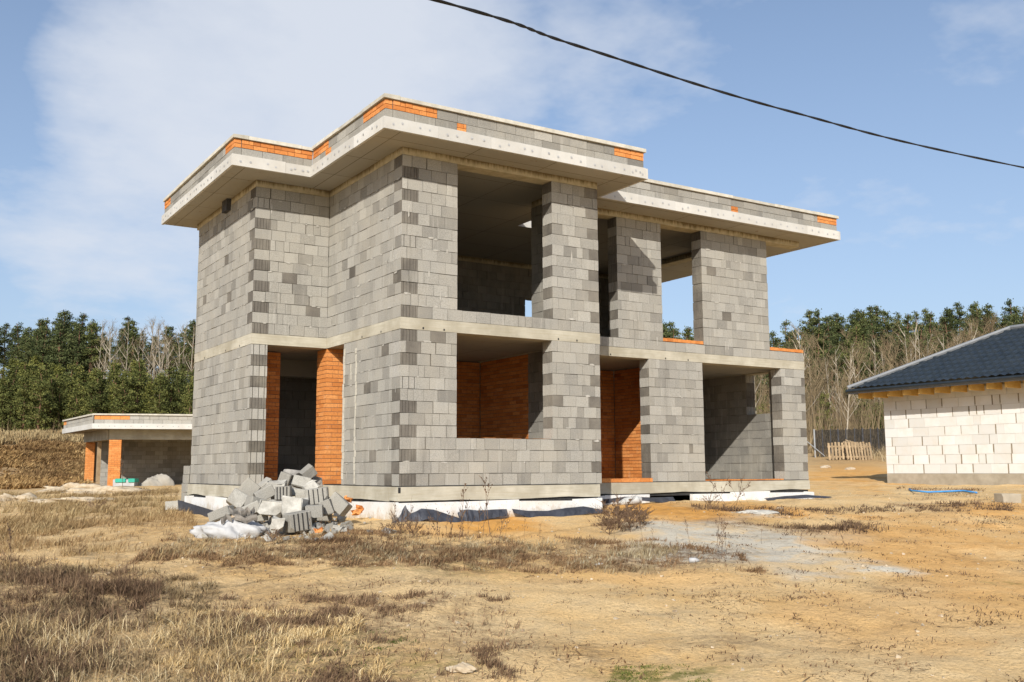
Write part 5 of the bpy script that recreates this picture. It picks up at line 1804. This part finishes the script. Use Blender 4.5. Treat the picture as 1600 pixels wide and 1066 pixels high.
# scattered litter over the sand
P_ = quad_points([(430, 1085), (1800, 1085), (1650, 905), (300, 880)], 12000, 1.35, .5, 24)
blades('dead_weeds', P_, .015, .05, .006, 4.0, M_BROWN, 'scattered dead stalks over the bare sand of the foreground', rb, 'weeds', tone_mu=.35)
P_ = quad_points([(1000, 905), (1700, 900), (1700, 780), (1100, 790)], 6500, 1.35, .8, 26)
blades('dead_weeds', P_, .02, .05, .009, 4.0, M_BROWN, 'scattered dead stalks on the sand before the white house', rb, 'weeds', tone_mu=.35)
for (q, n, sd_) in (([(1200, 806), (1400, 800), (1400, 790), (1200, 796)], 900, 28), ([(1230, 838), (1400, 832), (1330, 818), (1200, 822)], 1500, 30), ([(1400, 800), (1580, 800), (1580, 786), (1420, 788)], 1400, 32),
                    ([(1080, 800), (1240, 806), (1240, 796), (1080, 790)], 900, 33), ([(940, 830), (1010, 830), (1010, 800), (940, 800)], 1700, 34), ([(1400, 765), (1540, 768), (1540, 764), (1400, 761)], 600, 35)):
    P_ = quad_points(q, n, .9, .5, sd_)
    blades('dead_weeds', P_, .04, .13, .007, 1.8, M_BROWN, 'wispy mat of dead brown weeds at photo column %d beside bare sand' % q[0][0] if 0 else {28: 'thin dark weed mat right of the right wing corner', 30: 'wispy combed weed mat on the grey cement patch', 32: 'dark weed mat on the orange mound before the white house', 33: 'brown weeds under the right wing plinth', 34: 'bushy brown weeds at the step between the two wings', 35: 'dark weeds beside the blue hose'}[sd_], rb, 'weeds', tone_mu=.35)
# little flattened clumps of dead weeds on the sand
cl_ = []
for i in range(150):
    x = random.uniform(-6, 16); y = random.uniform(-10, 1.0)
    u_, v_, d_ = proj((x, y, -1))
    if (y > -1.2 and x < X1) or d_ < 6: continue
    rr_ = random.uniform(.06, .30); k_ = int(70 * rr_ / .15)
    a_ = RNG.normal(0, rr_, k_); b_ = RNG.normal(0, rr_ * .45, k_)
    cl_.append(np.column_stack([x + RT.x * a_ + FW.x * b_, y + RT.y * a_ + FW.y * b_]))
P_ = np.vstack(cl_)
blades('dead_weeds', P_, .02, .07, .005, 2.4, M_BROWN, 'flattened clumps of dead brown weeds dotted over the open sand', rb, 'weeds', tone_mu=.33)
# moss
P_ = quad_points([(940, 1085), (1130, 1085), (1090, 1040), (960, 1044)], 5000, .8, .4, 36)
blades('moss_patch', P_, .008, .03, .004, .8, M_MOSS, 'green moss patch at the bottom edge of the foreground', cat='moss')
P_ = quad_points([(260, 1085), (700, 1085), (640, 985), (360, 985)], 6000, 1.3, .6, 38)
blades('moss_patch', P_, .008, .03, .004, .8, M_MOSS, 'dull green moss among the weeds of the lower foreground', cat='moss', tone_mu=.3)
# pebbles and clods
mb = MB()
for i in range(1300):
    u = random.uniform(-40, 1640); v = 770 + 310 * random.random() ** .8
    if (u < 1280 and v < 812): continue
    p_ = None
    d = FW + RT * ((u - 800) / FPX) - UP * ((v - 533) / FPX)
    a = random.random()
    x = random.uniform(-9, 20); y = random.uniform(-10.5, 3)
    if (-X2 - .2 < x < XR and y > -.3): continue
    s = random.choice((.008, .010, .012, .016, .022)) * random.uniform(.7, 1.4)
    mb.obox(Vector((x, y, 0)), (s * 1.4, s, s * .8), rot3(random.uniform(0, 180), random.uniform(-25, 25), random.uniform(-25, 25)), 0, random.random(), s * .25)
va = np.array(mb.v); cent = va.reshape(-1, 8, 3).mean(1)
zz_ = ground_np(cent[:, 0], cent[:, 1])
va = va.reshape(-1, 8, 3); va[:, :, 2] += zz_[:, None] + .004
mb.v = [tuple(p_) for p_ in va.reshape(-1, 3)]
tag(mb.build('pebbles', M_STONE, None, (0, -4, -.9)), 'small pebbles and clods strewn over the sand', 'pebbles', kind='stuff')

# ------------------------------------------------------------------ single dry weeds
def make_weed(seed, h, br=7, bushy=False):
    rng = random.Random(seed); mb = MB()
    top = Vector((rng.uniform(-.2, .2) * h, rng.uniform(-.2, .2) * h, h))
    def pt(f): return Vector((top.x * f * f, top.y * f * f, top.z * f))
    mb.tube([pt(k / 5) for k in range(6)], [.0065 * (1 - k / 7) for k in range(6)], 4)
    for i in range(br):
        f = rng.uniform(.25, .95) if not bushy else rng.uniform(0, .5)
        a = rng.uniform(0, 6.28); L = h * rng.uniform(.12, .34) * (1.2 - f) + .03
        if bushy: L = h * rng.uniform(.5, 1)
        d = Vector((math.cos(a) * .55, math.sin(a) * .55, 1 if not bushy else rng.uniform(.2, 1))).normalized()
        p0 = pt(f); p1 = p0 + d * L
        mb.tube([p0, p0.lerp(p1, .5) + Vector((0, 0, -.01)), p1], [.0045, .0032, .002], 3, cap=False)
        for k in range(4):
            q = p0.lerp(p1, rng.uniform(.4, 1)); s = rng.uniform(.010, .02)
            mb.poly([tuple(q), tuple(q + Vector((s, rng.uniform(-s, s), s * 2))), tuple(q + Vector((-s, s, s * 1.6)))])
            b = q + (d + Vector((rng.uniform(-1, 1), rng.uniform(-1, 1), rng.uniform(0, 1)))).normalized() * L * .3
            mb.tube([q, b], [.0028, .0016], 3, cap=False)
    return mb.mesh('dry_weed', [M_STEM])


WM = [make_weed(600 + i, 1.0, rt.choice((6, 9, 12))) for i in range(6)]
WB = [make_weed(650 + i, .5, 26, True) for i in range(3)]
def put_weed(u, v, h, label, grp, bushy=False, tilt=0):
    p_ = ground_at(u, v)
    o = bpy.data.objects.new('dry_weed' if not bushy else 'dry_bush', rt.choice(WB if bushy else WM))
    COL.objects.link(o); o.location = p_ - Vector((0, 0, .01))
    s = h / (1.0 if not bushy else .5)
    o.scale = (s * (1.0 if not bushy else 1.3), s * (1.0 if not bushy else 1.3), s)
    o.rotation_euler = (R(rt.uniform(-8, 8)), R(rt.uniform(-8, 8) + tilt), rt.uniform(0, 6.28))
    tag(o, label, 'weed', grp)


for (u, v, h) in ((680, 852, .5), (689, 858, .62), (697, 850, .45), (664, 855, .4), (717, 848, .85), (731, 842, .6), (745, 846, .52), (755, 838, .75), (766, 836, .95), (780, 850, .5), (650, 850, .42), (640, 842, .62), (612, 836, .5), (706, 862, .5), (790, 842, .4), (820, 846, .36), (723, 856, .6), (842, 852, .34), (578, 856, .35), (505, 856, .4), (535, 862, .36), (488, 850, .36)):
    put_weed(u, v, h, 'tall dry branching weed before the main front wall', 'tall weeds before the main front', tilt=rt.uniform(0, 10))
for (u, v, h) in ((1120, 868, .55), (1128, 872, .62), (1136, 866, .5), (1250, 860, .26), (1060, 868, .32), (960, 846, .5), (1005, 850, .4), (1190, 850, .34), (1080, 860, .45), (1020, 862, .36)):
    put_weed(u, v, h, 'dry weed beside the grey cement patch', 'weeds round the cement patch')
for (u, v, h, b) in ((625, 836, .30, True), (607, 842, .22, True), (645, 842, .24, True), (968, 826, .46, True), (985, 832, .36, True), (952, 836, .34, True), (1000, 822, .3, True), (425, 852, .2, True), (150, 800, .3, True), (125, 868, .14, True), (1110, 794, .24, True)):
    put_weed(u, v, h, 'small round tangle of dead twigs on the sand', 'dead twig tangles', b)
for (u, v, h) in ((1120, 790, .9), (1135, 790, 1.0), (1150, 791, 1.0), (1160, 790, .8), (1105, 791, .7), (1142, 792, .85), (1170, 788, .6)):
    put_weed(u, v, h * .75, 'slanting bare twig bush before the right wing opening', 'twig bush before the right wing', tilt=38)
for (u, v, h) in ((12, 905, .62), (120, 930, .34), (232, 1000, .42), (58, 930, .36), (290, 1010, .30), (395, 1000, .28), (80, 1010, .4), (30, 980, .5), (160, 960, .36), (205, 930, .3), (350, 960, .2), (95, 905, .3)):
    put_weed(u, v, h, 'dry brown stalk in the lower left foreground', 'stalks in the left foreground', tilt=rt.uniform(5, 20))
for (u, v, h) in ((893, 1000, .22), (1322, 868, .3), (560, 980, .12), (1280, 1010, .12), (1160, 1010, .12), (870, 1036, .14), (1040, 985, .1), (1390, 960, .1), (1480, 1000, .1)):
    put_weed(u, v, h, 'small lone stalk standing in the bare sand', 'lone stalks in the sand')
put_weed(212, 792, .3, 'pale dry weed before the outbuilding', None)
wl = at(192, 748, 39.5); wl.z = gz(wl.x, wl.y)
o = bpy.data.objects.new('dry_weed', WM[1]); COL.objects.link(o); o.location = wl; o.scale = (1.3, 1.3, 1.15)
tag(o, 'tall plume of dry weed before the dark outbuilding interior', 'weed')
